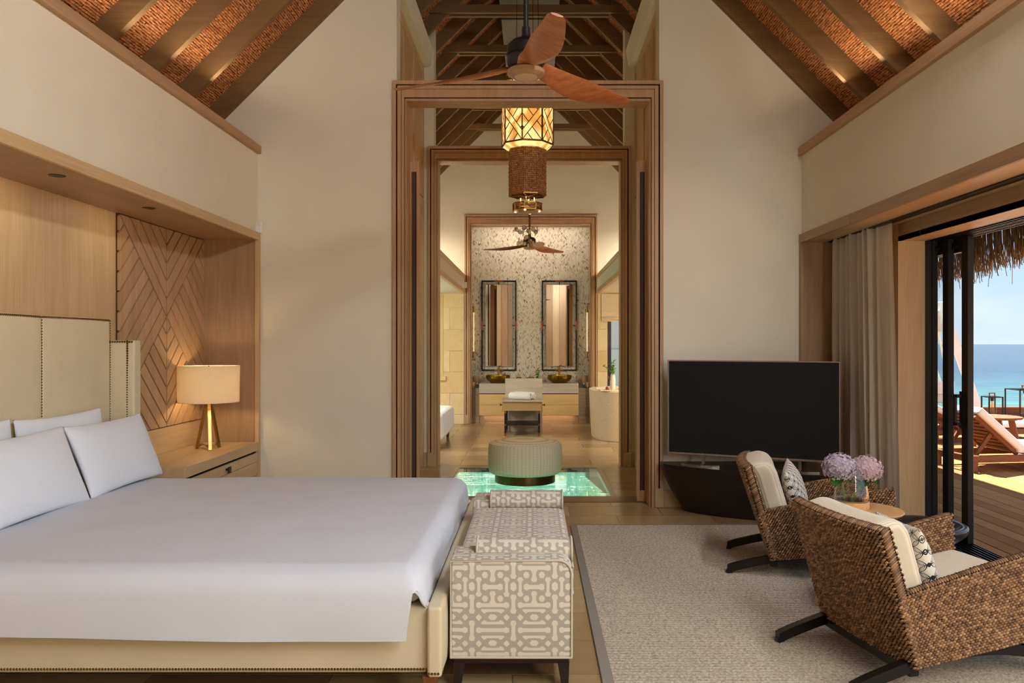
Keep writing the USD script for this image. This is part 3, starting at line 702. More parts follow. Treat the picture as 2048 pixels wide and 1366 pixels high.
lounger('sun_lounger', 'second teak sun lounger with white cushion, beyond the round deck table', (5.95, 11.9, 0), 8, math.radians(24))

tb = thing('deck_table', 'round teak table on the deck between the two sun loungers', 'table', (6.58, 11.4, -.01))
obj('table_top', MB().lathe([(0, .405), (.30, .405), (.335, .41), (.345, .425), (.34, .44), (.32, .445), (0, .445)], 40, (6.58, 11.4, 0)), 'teak', tb, smooth=40)
for k in range(4):
    a = PI / 4 + k * PI / 2; c, s_ = math.cos(a), math.sin(a)
    obj('leg', MB().bar((6.58 + .2 * c, 11.4 + .2 * s_, .41), (6.58 + .29 * c, 11.4 + .29 * s_, -.01), .05, .075, up=(c, s_, 0)), 'teak', tb)

glassy('clear_glass', (0.95, 0.98, 0.98), 0.03, 0.02)
def deck_lantern(label, x, y, w, h):
    t = thing('deck_lantern', label, 'lantern', (x, y, -.01))
    r = w / 2; m = MB()
    for a in (-1, 1):
        for b in (-1, 1): m.box(x + a * r - .011, x + a * r + .011, y + b * r - .011, y + b * r + .011, -.01, h)
    for z in (0, h - .02):
        for a in (-1, 1): m.box(x - r, x + r, y + a * r - .011, y + a * r + .011, z, z + .02).box(x + a * r - .011, x + a * r + .011, y - r, y + r, z, z + .02)
    m.box(x - r, x + r, y - .02, y + .02, h - .02, h).box(x - r, x + r, y - .02, y + .02, 0, .02)
    obj('frame', m, 'black_metal', t)
    obj('handle', MB().box(x - .06, x - .045, y - .01, y + .01, h, h + .07).box(x + .045, x + .06, y - .01, y + .01, h, h + .07).box(x - .06, x + .06, y - .014, y + .014, h + .055, h + .075), 'teak', t)
    g = min(.09, r * .6)
    obj('glass_cylinder', MB().lathe([(g * .9, .04), (g, h * .25), (g, h - .06)], 20, (x, y, 0)), 'clear_glass', t, smooth=True)
    obj('socket', MB().lathe([(.0, h - .09), (.03, h - .09), (.032, h - .02)], 12, (x, y, 0)), 'black_metal', t)
    obj('bulb', MB().lathe([(0, h - .22), (.02, h - .21), (.03, h - .17), (.018, h - .12), (.014, h - .09)], 12, (x, y, 0)), 'bulb_amber', t, smooth=True)
deck_lantern('small black square deck lantern with glass cylinder, standing by the kerb', 9.2, 16.05, .27, .42)
deck_lantern('large black square deck lantern with glass cylinder, at the kerb', 9.95, 16.2, .50, .56)

# white swing frame at the edge of the deck
sw = thing('swing_seat', 'white timber swing seat hanging from an A-frame at the edge of the deck', 'swing', (8.55, 16.9, 0))
m = MB()
for yy in (16.75, 18.1):
    m.bar((9.35, yy, -.01), (8.60, yy, 2.15), .07, .17, up=(1, 0, 0)).bar((7.75, yy, -.01), (8.50, yy, 2.15), .07, .17, up=(1, 0, 0))
obj('a_frame', m, 'white_paint', sw)
obj('ridge_beam', MB().box(8.47, 8.63, 16.55, 18.3, 1.72, 2.35, .01), 'white_paint', sw)
obj('seat', MB().box(8.2, 8.9, 16.95, 18.0, .22, .46, .02).box(8.2, 8.28, 16.95, 18.0, .46, .75, .02).box(8.2, 8.9, 16.9, 16.97, .40, .68, .02), 'white_paint', sw)
for x, y in ((8.3, 17.0), (8.85, 17.0), (8.3, 17.95), (8.85, 17.95)):
    obj('rope', MB().tube([(8.55 + (x - 8.55) * .15, y, 1.75), (x, y, .45)], .022, 6), 'rope_white', sw)

# grey boarded wall of the neighbouring villa seen through the bathroom window
nb = thing('neighbour_wall', 'pale grey boarded wall outside the right bathroom window', 'wall', (2.4, 18.5, 0), kind='structure')
for k in range(26):
    obj('weatherboard', MB().prism(Polygon([(18.5, -.6 + k * .15), (18.53, -.6 + k * .15), (18.5, -.45 + k * .15)]), 1.2, 4.6, 'yz'), 'siding_grey', nb)
obj('backing', MB().box(1.2, 4.6, 18.52, 18.6, -1.6, 3.4), 'siding_grey', nb)
obj('vent_box', MB().box(1.72, 2.02, 18.40, 18.5, .35, 1.35, .01), 'siding_grey', nb)

# ================================================================== bed
plain('leather', S(220, 204, 170), rough=.42, spec=.45, nscale=5, namt=.03, bump=.06, bscale=420)
plain('nail', S(128, 98, 62), rough=.35, metallic=1)
plain('linen_white', S(236, 239, 246), rough=.85, spec=.15, nscale=4, namt=.012, bump=.05, bscale=300, sheen_weight=.1)
plain('duvet_white', S(218, 221, 230), rough=.8, spec=.2, nscale=3, namt=.02, bump=.07, bscale=160)
wood('leg_brown', S(96, 56, 30), S(140, 88, 50), 'z', rough=.35)
bed = thing('bed', 'king size bed upholstered in cream leather with nailhead trim, headboard in the oak niche', 'bed', (-1.6, 4.38, 0))
BX0, BX1, BY0, BY1 = -2.87, -.372, 3.28, 5.53
m = MB()
def soft(x0, x1, y0, y1, z0, z1, r, puff=0, ax=None, step=.05):
    """upholstered slab whose faces across axis ax puff out"""
    v, f, n, I, uv = rbox(x0, x1, y0, y1, z0, z1, r, step)
    if puff:
        c, h = np.array([x0 + x1, y0 + y1, z0 + z1]) / 2, np.array([x1 - x0, y1 - y0, z1 - z0]) / 2
        t = np.clip((v - c) / h, -1, 1); o = [k for k in range(3) if k != ax]
        w = ((1 - np.abs(t[:, o[0]]) ** 4) * (1 - np.abs(t[:, o[1]]) ** 4)) ** .6
        v = v.copy(); v[:, ax] += np.sign(t[:, ax]) * (np.abs(t[:, ax]) > .3) * w * puff
        n = vnorm(v, f)
    return v, f, n
for y0, y1 in ((3.17, 3.918), (3.922, 4.668), (4.672, 5.42)):
    v, f, n = soft(-2.975, -2.872, y0, y1, .25, 1.64, .014, .022, 0)
    hp = obj('headboard_panel', (v, f), 'leather', bed, normals=n)
    k = [(-2.870, y, 1.629) for y in np.arange(y0 + .006, y1, .0165)]
    m = MB().domes(k, (1, 0, .3), .0085).domes([(-2.866, y1 - .006, z) for z in np.arange(.9, 1.63, .0165)], (1, .1, 0), .0065)
    obj('nailhead_trim', m, 'nail', hp, kind='stuff')
for y0, y1, yn in ((5.425, 5.515, 5.425), (3.075, 3.165, 3.165)):
    v, f, n = soft(-2.975, -2.705, y0, y1, .12, 1.495, .012, .012, 1)
    wg = obj('headboard_wing', (v, f), 'leather', bed, normals=n)
    sg = -1 if yn == y0 else 1
    m = MB().domes([(-2.752, yn + sg * .006, z) for z in np.arange(.4, 1.49, .0165)], (0, sg, 0), .0085).domes([(x, yn + sg * .004, 1.485) for x in np.arange(-2.87, -2.71, .0165)], (0, sg, .3), .008)
    obj('nailhead_trim', m, 'nail', wg, kind='stuff')
def rail(name, x0, x1, y0, y1, z0, z1, pf, ax, nails, N):
    v, f, n = soft(x0, x1, y0, y1, z0, z1, .014, pf, ax, .08)
    r = obj(name, (v, f), 'leather', bed, normals=n)
    if nails: obj('nailhead_trim', MB().domes(nails, N, .0058), 'nail', r, kind='stuff')
rail('side_rail', -2.9, -.43, 3.275, 3.345, .122, .398, .006, 1, [(x, 3.271, .140) for x in np.arange(-2.3, -.43, .0125)], (0, -1, 0))
rail('side_rail', -2.9, -.43, 5.455, 5.525, .122, .398, .006, 1, None, 0)
rail('foot_rail', -.43, -.372, 3.235, 5.565, .118, .404, .012, 0, [(-.371, y, .136) for y in np.arange(3.25, 5.55, .0125)], (1, 0, 0))
obj('nailhead_trim', MB().domes([(x, 3.234, .136) for x in np.arange(-.423, -.375, .0125)], (0, -1, 0), .0058), 'nail', bed, kind='stuff')
for x, y in ((-.42, 3.27), (-.42, 5.52), (-2.8, 3.3), (-2.8, 5.5)):
    obj('leg', MB().add(*(lambda b: (b.mesh()))(MB().prism(Polygon([(x - .03, .12), (x + .03, .12), (x + .018, 0), (x - .022, 0)]), y - .025, y + .025))), 'leg_brown', bed)
v, f, n, _, _ = rbox(-2.87, -.44, 3.36, 5.44, .18, .40, .04, .3)
obj('mattress', (v, f), 'linen_white', bed, normals=n)
v, f, n, _, _ = rbox(-2.87, -.462, 3.275, 5.46, .401, .525, .05, .2)
obj('mattress_topper', (v, f), 'linen_white', bed, normals=n)

# duvet: profile across the bed (hem, near edge, top, far edge) swept to the foot, where it tucks in behind the rail
prof = [(3.195, .290), (3.194, .34), (3.1935, .39), (3.195, .43)]
prof += [(y, z) for y, z in arc(3.317, .451, .120, 178, 96, 11)]
prof += [(y, .571 + .012 * math.sin((y - 3.3) / 2.1 * PI)) for y in np.linspace(3.36, 5.30, 34)]
prof += [(y, z) for y, z in arc(5.36, .452, .12, 80, 0, 8)] + [(5.485, .42), (5.487, .405)]
prof = np.array(prof)
cols = []      # (x shift outward, drop)
xs = list(np.linspace(-2.62, -.62, 44)) + [-.585, -.555]
R = .085
P = np.zeros((len(prof), len(xs) + 14, 3))
top = np.clip((prof[:, 1] - .47) / .075, 0, 1); top = np.where(prof[:, 0] > 4, 1, top * top * (3 - 2 * top))
for j, x in enumerate(xs):
    P[:, j] = np.c_[np.full(len(prof), x), prof[:, 0], prof[:, 1]]
th = np.radians(np.linspace(6, 90, 9))
ext = [(R * math.sin(a), R * (1 - math.cos(a))) for a in th] + [(R + .004, R + q) for q in (.03, .06, .085, .10, .11)]
for j, (dx, dz) in enumerate(ext):
    k = len(xs) + j
    frx = min(dx, .075) * .9
    hem = -.03 * np.clip((.5 - prof[:, 1]) / .2, 0, 1)                # the free edge runs slightly back to the hem
    X = -.53 + top * dx + (1 - top) * (np.minimum(dx, .05) + hem)
    Z = prof[:, 1] - top * np.minimum(dz, np.maximum(prof[:, 1] - .385, 0)); Y = prof[:, 0].copy()
    Y += (1 - top) * 0.0 + top * np.where(prof[:, 0] < 4, .055 * (dz / .2), 0)
    P[:, k] = np.c_[X, Y, Z]
V_, F_ = grid(P)
nz = meshkit.fbm(V_ * np.array([2.2, 3.0, 4.0]), 3, 5) - .5
nz2 = meshkit.fbm(V_ * np.array([1.1, 6, 6.0]), 2, 9) - .5
W_ = V_.copy()
Nn = vnorm(V_, F_)
if Nn[:, 2].mean() < 0: F_ = F_[:, ::-1]; Nn = -Nn
W_ += Nn * (nz * .020 + nz2 * .006)[:, None]
low = V_[:, 1] < 3.25
W_[low, 1] = np.minimum(W_[low, 1], 3.235); hemrow = V_[:, 2] < .30
W_[hemrow, 2] += .012 * np.sin(V_[hemrow, 0] * 2.1 + .4)
inner = W_ - vnorm(W_, F_) * .012
n0 = len(W_); rim = []
a, b = P.shape[:2]
for i in range(a - 1): rim += [((i) * b + b - 1, (i + 1) * b + b - 1)]
for j in range(b - 1): rim += [(j + 1, j)] if True else []
q = np.array([(p0, p1, p1 + n0, p0 + n0) for p0, p1 in rim])
FF = np.vstack([F_, F_[:, ::-1] + n0, tri(q), tri(q[:, ::-1])])
obj('duvet', (np.vstack([W_, inner]), FF), 'duvet_white', smooth=60, label='smooth white duvet hanging over the near side of the bed', cat='duvet')

def pillow(w, h, t, seed, pinch=.045, na=34, nb=26, flange=0):
    """standing pillow: local x = thickness, y = width, z = height, base at z = 0"""
    u, v = np.meshgrid(np.linspace(-1, 1, na), np.linspace(-1, 1, nb), indexing='ij')
    su, sv = np.sign(u) * (1 - (1 - np.abs(u)) ** 1.35), np.sign(v) * (1 - (1 - np.abs(v)) ** 1.35)
    prof = np.clip(1 - np.abs(su) ** 2.6, 0, 1) ** .55 * np.clip(1 - np.abs(sv) ** 2.6, 0, 1) ** .55
    nz = meshkit.fbm(np.stack([su * 1.3 + seed, sv * 1.3, su * 0 + seed * 1.7], -1), 3, seed)
    th = t * prof * (.82 + .36 * nz)
    Y = su * w / 2 * (1 - pinch * (1 - sv ** 2)); Z = h / 2 + sv * h / 2 * (1 - pinch * 1.6 * (1 - su ** 2))
    A = np.stack([th, Y, Z], -1); B = np.stack([-th * .9, Y, Z], -1)
    va, fa = grid(A); vb, fb = grid(B)
    return np.vstack([va, vb]), np.vstack([fa, fb[:, ::-1] + len(va)])
def place(v, lean, rotz, loc):
    c, s = math.cos(lean), math.sin(lean)
    v = np.c_[v[:, 0] * c - v[:, 2] * s, v[:, 1], v[:, 0] * s + v[:, 2] * c]
    c, s = math.cos(rotz), math.sin(rotz)
    return np.c_[v[:, 0] * c - v[:, 1] * s, v[:, 0] * s + v[:, 1] * c, v[:, 2]] + np.asarray(loc)
for lab, w, h, t, lean, rz, loc, sd in (
        ('white pillow standing at the back against the headboard, beside the far wing', .88, .46, .064, .10, 0, (-2.772, 4.77, .60), 1),
        ('white pillow standing at the back against the headboard, near half of the bed', .90, .47, .064, .10, 0, (-2.772, 3.86, .60), 2),
        ('plump white pillow in the front row, closest to the bedside lamp', .91, .45, .074, .37, .01, (-2.54, 5.045, .575), 3),
        ('plump white pillow in the front row, on the near half of the bed', .93, .455, .074, .37, -.01, (-2.54, 4.115, .575), 4)):
    v, f = pillow(w, h, t, sd); v = place(v, lean, rz, loc)
    obj('pillow', (v, f), 'linen_white', smooth=True, label=lab, cat='pillow', normals=vnorm(v, f))

# ================================================================== bedside unit and lamp
ns = thing('bedside_cabinet', 'oak bedside cabinet with drawers built into the niche under the lamp', 'cabinet', (-2.72, 6.43, 0))
NX = -2.47
obj('top', MB().box(-2.966, NX, 5.675, 7.17, .515, .592, .003), 'oak_y', ns)
obj('body', MB().box(-2.975, NX - .03, 5.70, 7.17, .12, .515).box(-2.975, NX - .06, 5.74, 7.17, 0, .12), 'oak_dark', ns)
obj('shadow_gap', MB().box(NX - .029, NX - .02, 5.70, 7.17, .497, .515), 'gap_shade', ns)
for z0, z1 in ((.42, .496), (.30, .416), (.13, .296)):
    for y0, y1 in ((5.70, 6.105), (6.11, 6.71), (6.715, 7.17)):
        dr = obj('drawer', MB().box(NX - .03, NX - .004, y0 + .002, y1 - .002, z0, z1, .002), 'oak_y', ns)
        if y0 > 6 and y0 < 6.5 and z0 > .4:
            obj('knob', MB().box(NX - .004, NX + .02, 6.43, 6.45, .452, .468).box(NX + .018, NX + .03, 6.415, 6.465, .432, .482, .003), 'bronze_dark', dr, label='square dark bronze knob')
plain('lampshade', S(238, 224, 198), rough=.9, spec=.1, subsurface_weight=0.0)
mat('shade_lit', {'g': ('geometry', {}), 'n': ('noise_texture', {'scale': 160, 'detail': 2}), 'r': ('rgb_ramp', {'ramp': [(.3, S(236, 224, 200)), (.7, S(246, 236, 216))]}),
                  'd': ('diffuse_bsdf', {}), 't': ('translucent_bsdf', {}), 'm': ('mix_closure', {'fac': .45})},
    [('g.position', 'n.vector'), ('n.fac', 'r.fac'), ('r.color', 'd.color'), ('r.color', 't.color'), ('d.BSDF', 'm.closure1'), ('t.BSDF', 'm.closure2')], surface='m.closure')
LX, LY = -2.72, 6.70
lp = thing('table_lamp', 'bedside lamp with white drum shade on a brass tripod base', 'lamp', (LX, LY, .593))
obj('shade', MB().lathe([(.243, .985), (.247, 1.287), (.243, 1.287), (.239, .985), (.243, .985)], 64, (LX, LY, 0)), 'shade_lit', lp, smooth=40)
obj('shade_rim', MB().tube([(LX + .245 * math.cos(a), LY + .245 * math.sin(a), 1.286) for a in np.linspace(0, 2 * PI, 48, endpoint=False)], .003, 6, closed=True).tube([(LX + .241 * math.cos(a), LY + .241 * math.sin(a), .986) for a in np.linspace(0, 2 * PI, 48, endpoint=False)], .003, 6, closed=True), 'lampshade', lp, smooth=True)
sp = MB()
for k in range(3):
    a = k * 2 * PI / 3; sp.tube([(LX, LY, 1.275), (LX + .24 * math.cos(a), LY + .24 * math.sin(a), 1.275)], .003, 6)
sp.tube([(LX, LY, 1.0), (LX, LY, 1.29)], .006, 8)
obj('shade_spider', sp, 'brass', lp)
for k in range(3):
    a = math.radians(-62 + 120 * k); c, s = math.cos(a), math.sin(a)
    obj('leg', MB().bar((LX + .102 * c, LY + .102 * s, .593), (LX + .018 * c, LY + .018 * s, .99), .026, .018, up=(c, s, .2)), 'brass', lp)
br = MB()
for k in range(3):
    a0, a1 = math.radians(-62 + 120 * k), math.radians(-62 + 120 * (k + 1))
    p, q = np.array([math.cos(a0), math.sin(a0)]) * .098, np.array([math.cos(a1), math.sin(a1)]) * .098
    u = np.linspace(0, 1, 9); zt = .645 - .018 * np.sin(u * PI); zb = .600 + .028 * np.sin(u * PI)
    for i in range(8):
        A, B = p + (q - p) * u[i], p + (q - p) * u[i + 1]
        nrm = np.array([-(q - p)[1], (q - p)[0]]); nrm = nrm / np.linalg.norm(nrm) * .004
        vs = []
        for (pt, k2) in ((A, i), (B, i + 1)):
            for sgn in (-1, 1):
                for z in (zb[k2], zt[k2]): vs.append((LX + pt[0] + sgn * nrm[0], LY + pt[1] + sgn * nrm[1], z))
        br.add(vs, [(0, 1, 5, 4), (2, 6, 7, 3), (0, 4, 6, 2), (1, 3, 7, 5)])
obj('brace', br, 'brass', lp)
obj('socket', MB().lathe([(.02, .985), (.022, 1.0), (.018, 1.05), (0, 1.055)], 16, (LX, LY, 0)), 'brass', lp, smooth=40)
mat('bulb_glow', {'e': ('emission', {'color': (1, .72, .40), 'strength': 60.0})}, [], surface='e.emission')
obj('bulb', MB().lathe([(0, 1.055), (.02, 1.06), (.03, 1.10), (.022, 1.135), (0, 1.145)], 16, (LX, LY, 0)), 'bulb_glow', lp, smooth=True)

# ================================================================== niche downlights, motion sensors
DL = []
for i, (x, y) in enumerate(((-2.645, 4.44), (-2.645, 5.50))):
    t = thing('downlight', ['recessed dark downlight in the niche ceiling, over the headboard', 'recessed dark downlight in the niche ceiling, nearer the chevron panel'][i], 'downlight', (x, y, 2.405))
    DL.append((t, x, y)); obj('ring', MB().lathe([(.030, 2.4035), (.042, 2.402), (.044, 2.405)], 28, (x, y, 0)), 'bronze_dark', t, smooth=50)
    obj('reflector', MB().lathe([(.0, 2.4044), (.030, 2.4036)], 28, (x, y, 0)), 'black_metal', t)
for x, y, z, lab in ((-2.468, 7.19, 2.52, 'small white motion sensor at the corner of the niche'), (XC - 1.20, Y3 - .05, 2.55, 'small white motion sensor on the far bathroom bulkhead')):
    t = thing('motion_sensor', lab, 'sensor', (x, y, z))
    obj('housing', MB().box(x - .028, x + .028, y - .02, y + .022, z - .055, z + .055, .006), 'white_plastic', t)
    obj('lens', MB().box(x - .022, x + .022, y - .024, y - .019, z + .01, z + .045, .003), 'lampshade', t)

# ================================================================== bench at the foot of the bed
def fret(n_u=280, n_v=586):
    """signed distance (metres) of the light figures of the fretwork fabric over one repeat, sampled per unit"""
    G = []
    def bone(x0, y0, x1, y1, w=20, e=19, k=22):
        dx, dy = x1 - x0, y1 - y0; L = math.hypot(dx, dy); ux, uy = dx / L, dy / L
        G.append(LineString([(x0 + ux * k * .6, y0 + uy * k * .6), (x1 - ux * k * .6, y1 - uy * k * .6)]).buffer(w / 2, cap_style=2))
        for px, py, sg in ((x0, y0, 1), (x1, y1, -1)):
            vx, vy = -uy, ux
            G.append(Polygon([(px + vx * e * .62, py + vy * e * .62), (px + ux * sg * k * .75 + vx * e, py + uy * sg * k * .75 + vy * e), (px + ux * sg * k * 1.5 + vx * w / 2, py + uy * sg * k * 1.5 + vy * w / 2),
                              (px + ux * sg * k * 1.5 - vx * w / 2, py + uy * sg * k * 1.5 - vy * w / 2), (px + ux * sg * k * .75 - vx * e, py + uy * sg * k * .75 - vy * e), (px - vx * e * .62, py - vy * e * .62)]))
    def dia(x, y, a, b): G.append(Polygon([(x - a, y), (x, y - b), (x + a, y), (x, y + b)]))
    def hexa(x, y, a, b, k=.55): G.append(Polygon([(x - a, y), (x - a * k, y - b), (x + a * k, y - b), (x + a, y), (x + a * k, y + b), (x - a * k, y + b)]))
    def vhex(x, y, a, b, k=.55): G.append(Polygon([(x, y - b), (x + a, y - b * k), (x + a, y + b * k), (x, y + b), (x - a, y + b * k), (x - a, y - b * k)]))
    y0 = 555
    bone(0, 555, 0, 670); vhex(0, 725, 17, 30); bone(0, 782, 0, 905); bone(0, 958, 0, 1090)
    for s in (-1, 1):
        bone(s * 46, 665, s * 46, 790, 15, 18, 20); dia(s * 46, 933, 19, 21); dia(s * 46, 1110, 19, 21)
        hexa(140 + s * 52, 648, 19, 18, .5); hexa(140 + s * 52, 806, 19, 18, .5)
    bone(140 - 108, 600, 140 + 108, 600); bone(140 - 108, 850, 140 + 108, 850)
    bone(140, 600, 140, 692); bone(140, 850, 140, 758); bone(140 - 66, 728, 140 + 66, 728, 22, 22, 22)
    for yy, sg in ((890, 1), (968, -1), (1068, 1), (1145, -1)):
        G.append(Polygon([(140 - 75, yy - sg * 9), (140 + 75, yy - sg * 9), (140 + 75, yy), (140 + 55, yy + sg * 15), (140 + 40, yy + sg * 3), (140 - 40, yy + sg * 3), (140 - 55, yy + sg * 15), (140 - 75, yy)]))
    hexa(140, 931, 28, 16); hexa(140, 1107, 28, 16)
    bone(140 - 108, 1019, 140 + 108, 1019)
    u = unary_union([g.buffer(2.6, join_style=2) for g in G])
    u = unary_union([affinity.translate(u, a, b) for a in (-280, 0, 280) for b in (-586, 0, 586)])
    X, Y = np.meshgrid(np.arange(n_u) + .5, np.arange(n_v) + .5 + y0, indexing='ij')
    M = shapely.contains_xy(u, X, Y)
    T = np.tile(M, (3, 3)); d = ndimage.distance_transform_edt(T) - ndimage.distance_transform_edt(~T)
    d = ndimage.gaussian_filter(d, 1.0)
    return d[n_u:2 * n_u, n_v:2 * n_v]
FRET = fret(); FS = .176 / 280
def fret_at(u, v):
    return ndimage.map_coordinates(FRET, [(np.asarray(u) / FS) % 280, (-np.asarray(v) / FS) % 586], order=1, mode='grid-wrap')
mat('fret_fabric', {'a': ('attribute', {'attribute': 'fig'}), 'mr': ('map_range', {'from_min': -1.2, 'from_max': 1.2, 'clamp': True}), 'g': ('geometry', {}), 'n': ('noise_texture', {'scale': 900, 'detail': 2}),
                    'r': ('mix', {'color1': S(178, 170, 156), 'color2': S(222, 212, 195)}), 'b': ('bump', {'strength': .15, 'distance': .002}), 'p': ('principled_bsdf', {'roughness': .85, 'specular_ior_level': .2, 'sheen_weight': .15})},
    [('a.fac', 'mr.value'), ('mr.result', 'r.fac'), ('r.color', 'p.base_color'), ('g.position', 'n.vector'), ('n.fac', 'b.height'), ('b.normal', 'p.normal')])
plain('piping', S(206, 196, 178), rough=.85, spec=.2)
plain('leg_black', S(34, 24, 20), rough=.35, spec=.5)
bn = thing('bench', 'upholstered bench with grey and cream fretwork fabric at the foot of the bed', 'bench', (-.09, 4.17, 0))
QX0, QX1, QY0, QY1 = -.355, .165, 3.40, 4.95
def fabric(name, x0, x1, y0, y1, z0, z1, r, puff=0, ax=None, off=(0, 0), step=.0055, shape=None):
    v, f, n, I, uv = rbox(x0, x1, y0, y1, z0, z1, r, step)
    c, h = np.array([x0 + x1, y0 + y1, z0 + z1]) / 2, np.array([x1 - x0, y1 - y0, z1 - z0]) / 2
    U = np.where((I // 2 == 0), uv[:, 0], np.where(I // 2 == 1, uv[:, 1], uv[:, 0])); Vv = np.where((I // 2 == 0), uv[:, 1], np.where(I // 2 == 1, uv[:, 0], uv[:, 1]))
    if puff:
        t = np.clip((v - c) / h, -1, 1); o = [k for k in range(3) if k != ax]
        v = v.copy(); v[:, ax] += np.sign(t[:, ax]) * (np.abs(t[:, ax]) > .2) * ((1 - np.abs(t[:, o[0]]) ** 4) * (1 - np.abs(t[:, o[1]]) ** 4)) ** .6 * puff
    if shape is not None: v = shape(v)
    n = vnorm(v, f)
    return obj(name, (v, f), 'fret_fabric', bn, normals=n, attrs={'fig': fret_at(U + off[0], Vv + off[1])})
def cut_corner(rad, yz=False):
    def g(v):   # round the top corner towards the room
        v = v.copy(); cx, cz = QX1 - rad, .554 - rad
        k = (v[:, 0] > cx) & (v[:, 2] > cz); d = v[k][:, [0, 2]] - (cx, cz); m_ = np.abs(d).max(1, keepdims=True); l = np.linalg.norm(d, axis=1, keepdims=True)
        v[np.ix_(k, [0, 2])] = (cx, cz) + d * m_ / np.maximum(l, 1e-9); return v
    return g
OFF = (.261, -.548)
fabric('arm', QX0, QX1, QY0, QY0 + .115, .135, .554, .014, .008, 1, OFF, shape=cut_corner(.06))
fabric('arm', QX0, QX1, QY1 - .115, QY1, .135, .554, .014, .006, 1, OFF, shape=cut_corner(.06))
fabric('arm_return', QX0, QX0 + .10, QY0 + .116, QY0 + .25, .30, .553, .014, .004, 0, (0, .1))
fabric('arm_return', QX0, QX0 + .10, QY1 - .25, QY1 - .116, .30, .553, .014, .004, 0, (0, .1))
fabric('seat_box', QX0 + .005, QX1 - .005, QY0 + .116, QY1 - .116, .135, .36, .01, 0, None, (0, .2), .008)
fabric('seat_cushion', QX0 + .005, QX1 + .012, QY0 + .118, QY1 - .118, .362, .50, .028, .012, 2, (.02, 0))
def pipe(pts, r=.0055, closed=False): return MB().tube(pts, r, 6, closed=closed)
def outline(y): return [(QX0 + .004, y, .14), (QX0 + .004, y, .548)] + [(x, y, z) for x, z in arc(QX1 - .06, .494, .057, 90, 0, 8)] + [(QX1 - .003, y, .14)]
for y in (QY0 - .003, QY0 + .115, QY1 - .115): obj('piping', pipe(outline(y)), 'piping', bn, smooth=True)
obj('piping', pipe([(QX0, QY0 - .002, .138), (QX1, QY0 - .002, .138)]), 'piping', bn, smooth=True)
for z in (.488, .372): obj('piping', pipe([(QX1 + .008, QY0 + .12, z), (QX1 + .008, QY1 - .12, z)]), 'piping', bn, smooth=True)
for yc in (QY0 + .116 + .082, QY1 - .116 - .082):
    # bolster lying across the seat
    na, nb = 30, 74
    th = np.linspace(0, 2 * PI, na, endpoint=False); xs_ = np.linspace(QX0 + .105, QX1 + .004, nb)
    rr = .078 * (1 + .02 * np.sin(xs_ * 30))
    P = np.stack([np.broadcast_to(xs_[None], (na, nb)), yc + rr * np.cos(th)[:, None], .548 + rr * .68 * np.sin(th)[:, None]], -1)
    v, f = grid(P, closed_u=True)
    U = np.broadcast_to(xs_[None], (na, nb)).ravel(); Vv = np.repeat(th * .078, nb)
    nrm = vnorm(v, f); out = (v - np.array([0, yc, .548])) * (0, 1, 1)
    if (nrm * out).sum() < 0: f = f[:, ::-1]; nrm = -nrm
    bo = obj('bolster', (v, f), 'fret_fabric', bn, normals=nrm, attrs={'fig': fret_at(U, Vv + .02)})
    ends = MB()
    for x in (xs_[0], xs_[-1]): ends.tube([(x, yc + .077 * math.cos(a), .548 + .053 * math.sin(a)) for a in th], .0055, 6, closed=True)
    obj('piping', ends, 'piping', bo, smooth=True)
    for x, sg in ((xs_[0], -1), (xs_[-1], 1)):
        obj('end_cap', MB().add([(x + sg * .006, yc, .548)] + [(x, yc + .077 * math.cos(a), .548 + .053 * math.sin(a)) for a in th], [(0, 1 + i, 1 + (i + 1) % na) for i in range(na)]), 'piping', bo)
obj('apron', MB().box(QX0 + .015, QX1 - .015, QY0 + .02, QY1 - .02, .105, .136), 'leg_black', bn)
for x, sx in ((QX0 + .012, 1), (QX1 - .012, -1)):
    for y in (QY0 + .018, QY1 - .063):
        m = MB().prism(Polygon([(x, .11), (x + sx * .05, .11), (x + sx * .032, 0), (x + sx * .004, 0)]), y, y + .045)
        obj('leg', m, 'leg_black', bn)

# ================================================================== hall: ottoman, lantern
mat('ottoman_fabric', {'g': ('geometry', {}), 'w1': ('wave_texture', {'bands_direction': 'z', 'scale': 26, 'distortion': .6, 'detail': 1}), 'sep': ('separate_xyz', {}), 'at': ('math', {'math_type': 'arctan2'}), 'mu': ('math', {'math_type': 'multiply', 'value2': 60}),
                      'sn': ('math', {'math_type': 'sine'}), 'sx': ('math', {'math_type': 'subtract', 'value2': XC}), 'sy': ('math', {'math_type': 'subtract', 'value2': 8.55}), 'ad': ('math', {'math_type': 'multiply_add', 'value2': .25}),
                      'r': ('rgb_ramp', {'ramp': [(.1, S(220, 204, 170)), (.6, S(238, 226, 198)), (1, S(246, 238, 216))]}), 'p': ('principled_bsdf', {'roughness': .85, 'specular_ior_level': .2})},
    [('g.position', 'w1.vector'), ('g.position', 'sep.vector'), ('sep.x', 'sx.value1'), ('sep.y', 'sy.value1'), ('sx.value', 'at.value1'), ('sy.value', 'at.value2'), ('at.value', 'mu.value1'), ('mu.value', 'sn.value1'), ('sn.value', 'ad.value1'), ('w1.fac', 'ad.value3'), ('ad.value', 'r.fac'), ('r.color', 'p.base_color')])
plain('bronze_band', S(120, 96, 58), rough=.3, metallic=1, nscale=9, namt=.15)
OX, OY = -.09, 8.56
ot = thing('ottoman', 'round pale fabric ottoman on a bronze ring base, standing on the glass floor', 'ottoman', (OX, OY, 0))
obj('base_ring', MB().lathe([(.318, .002), (.322, .006), (.322, .10), (.0, .10)], 72, (OX, OY, 0)), 'bronze_band', ot, smooth=40)
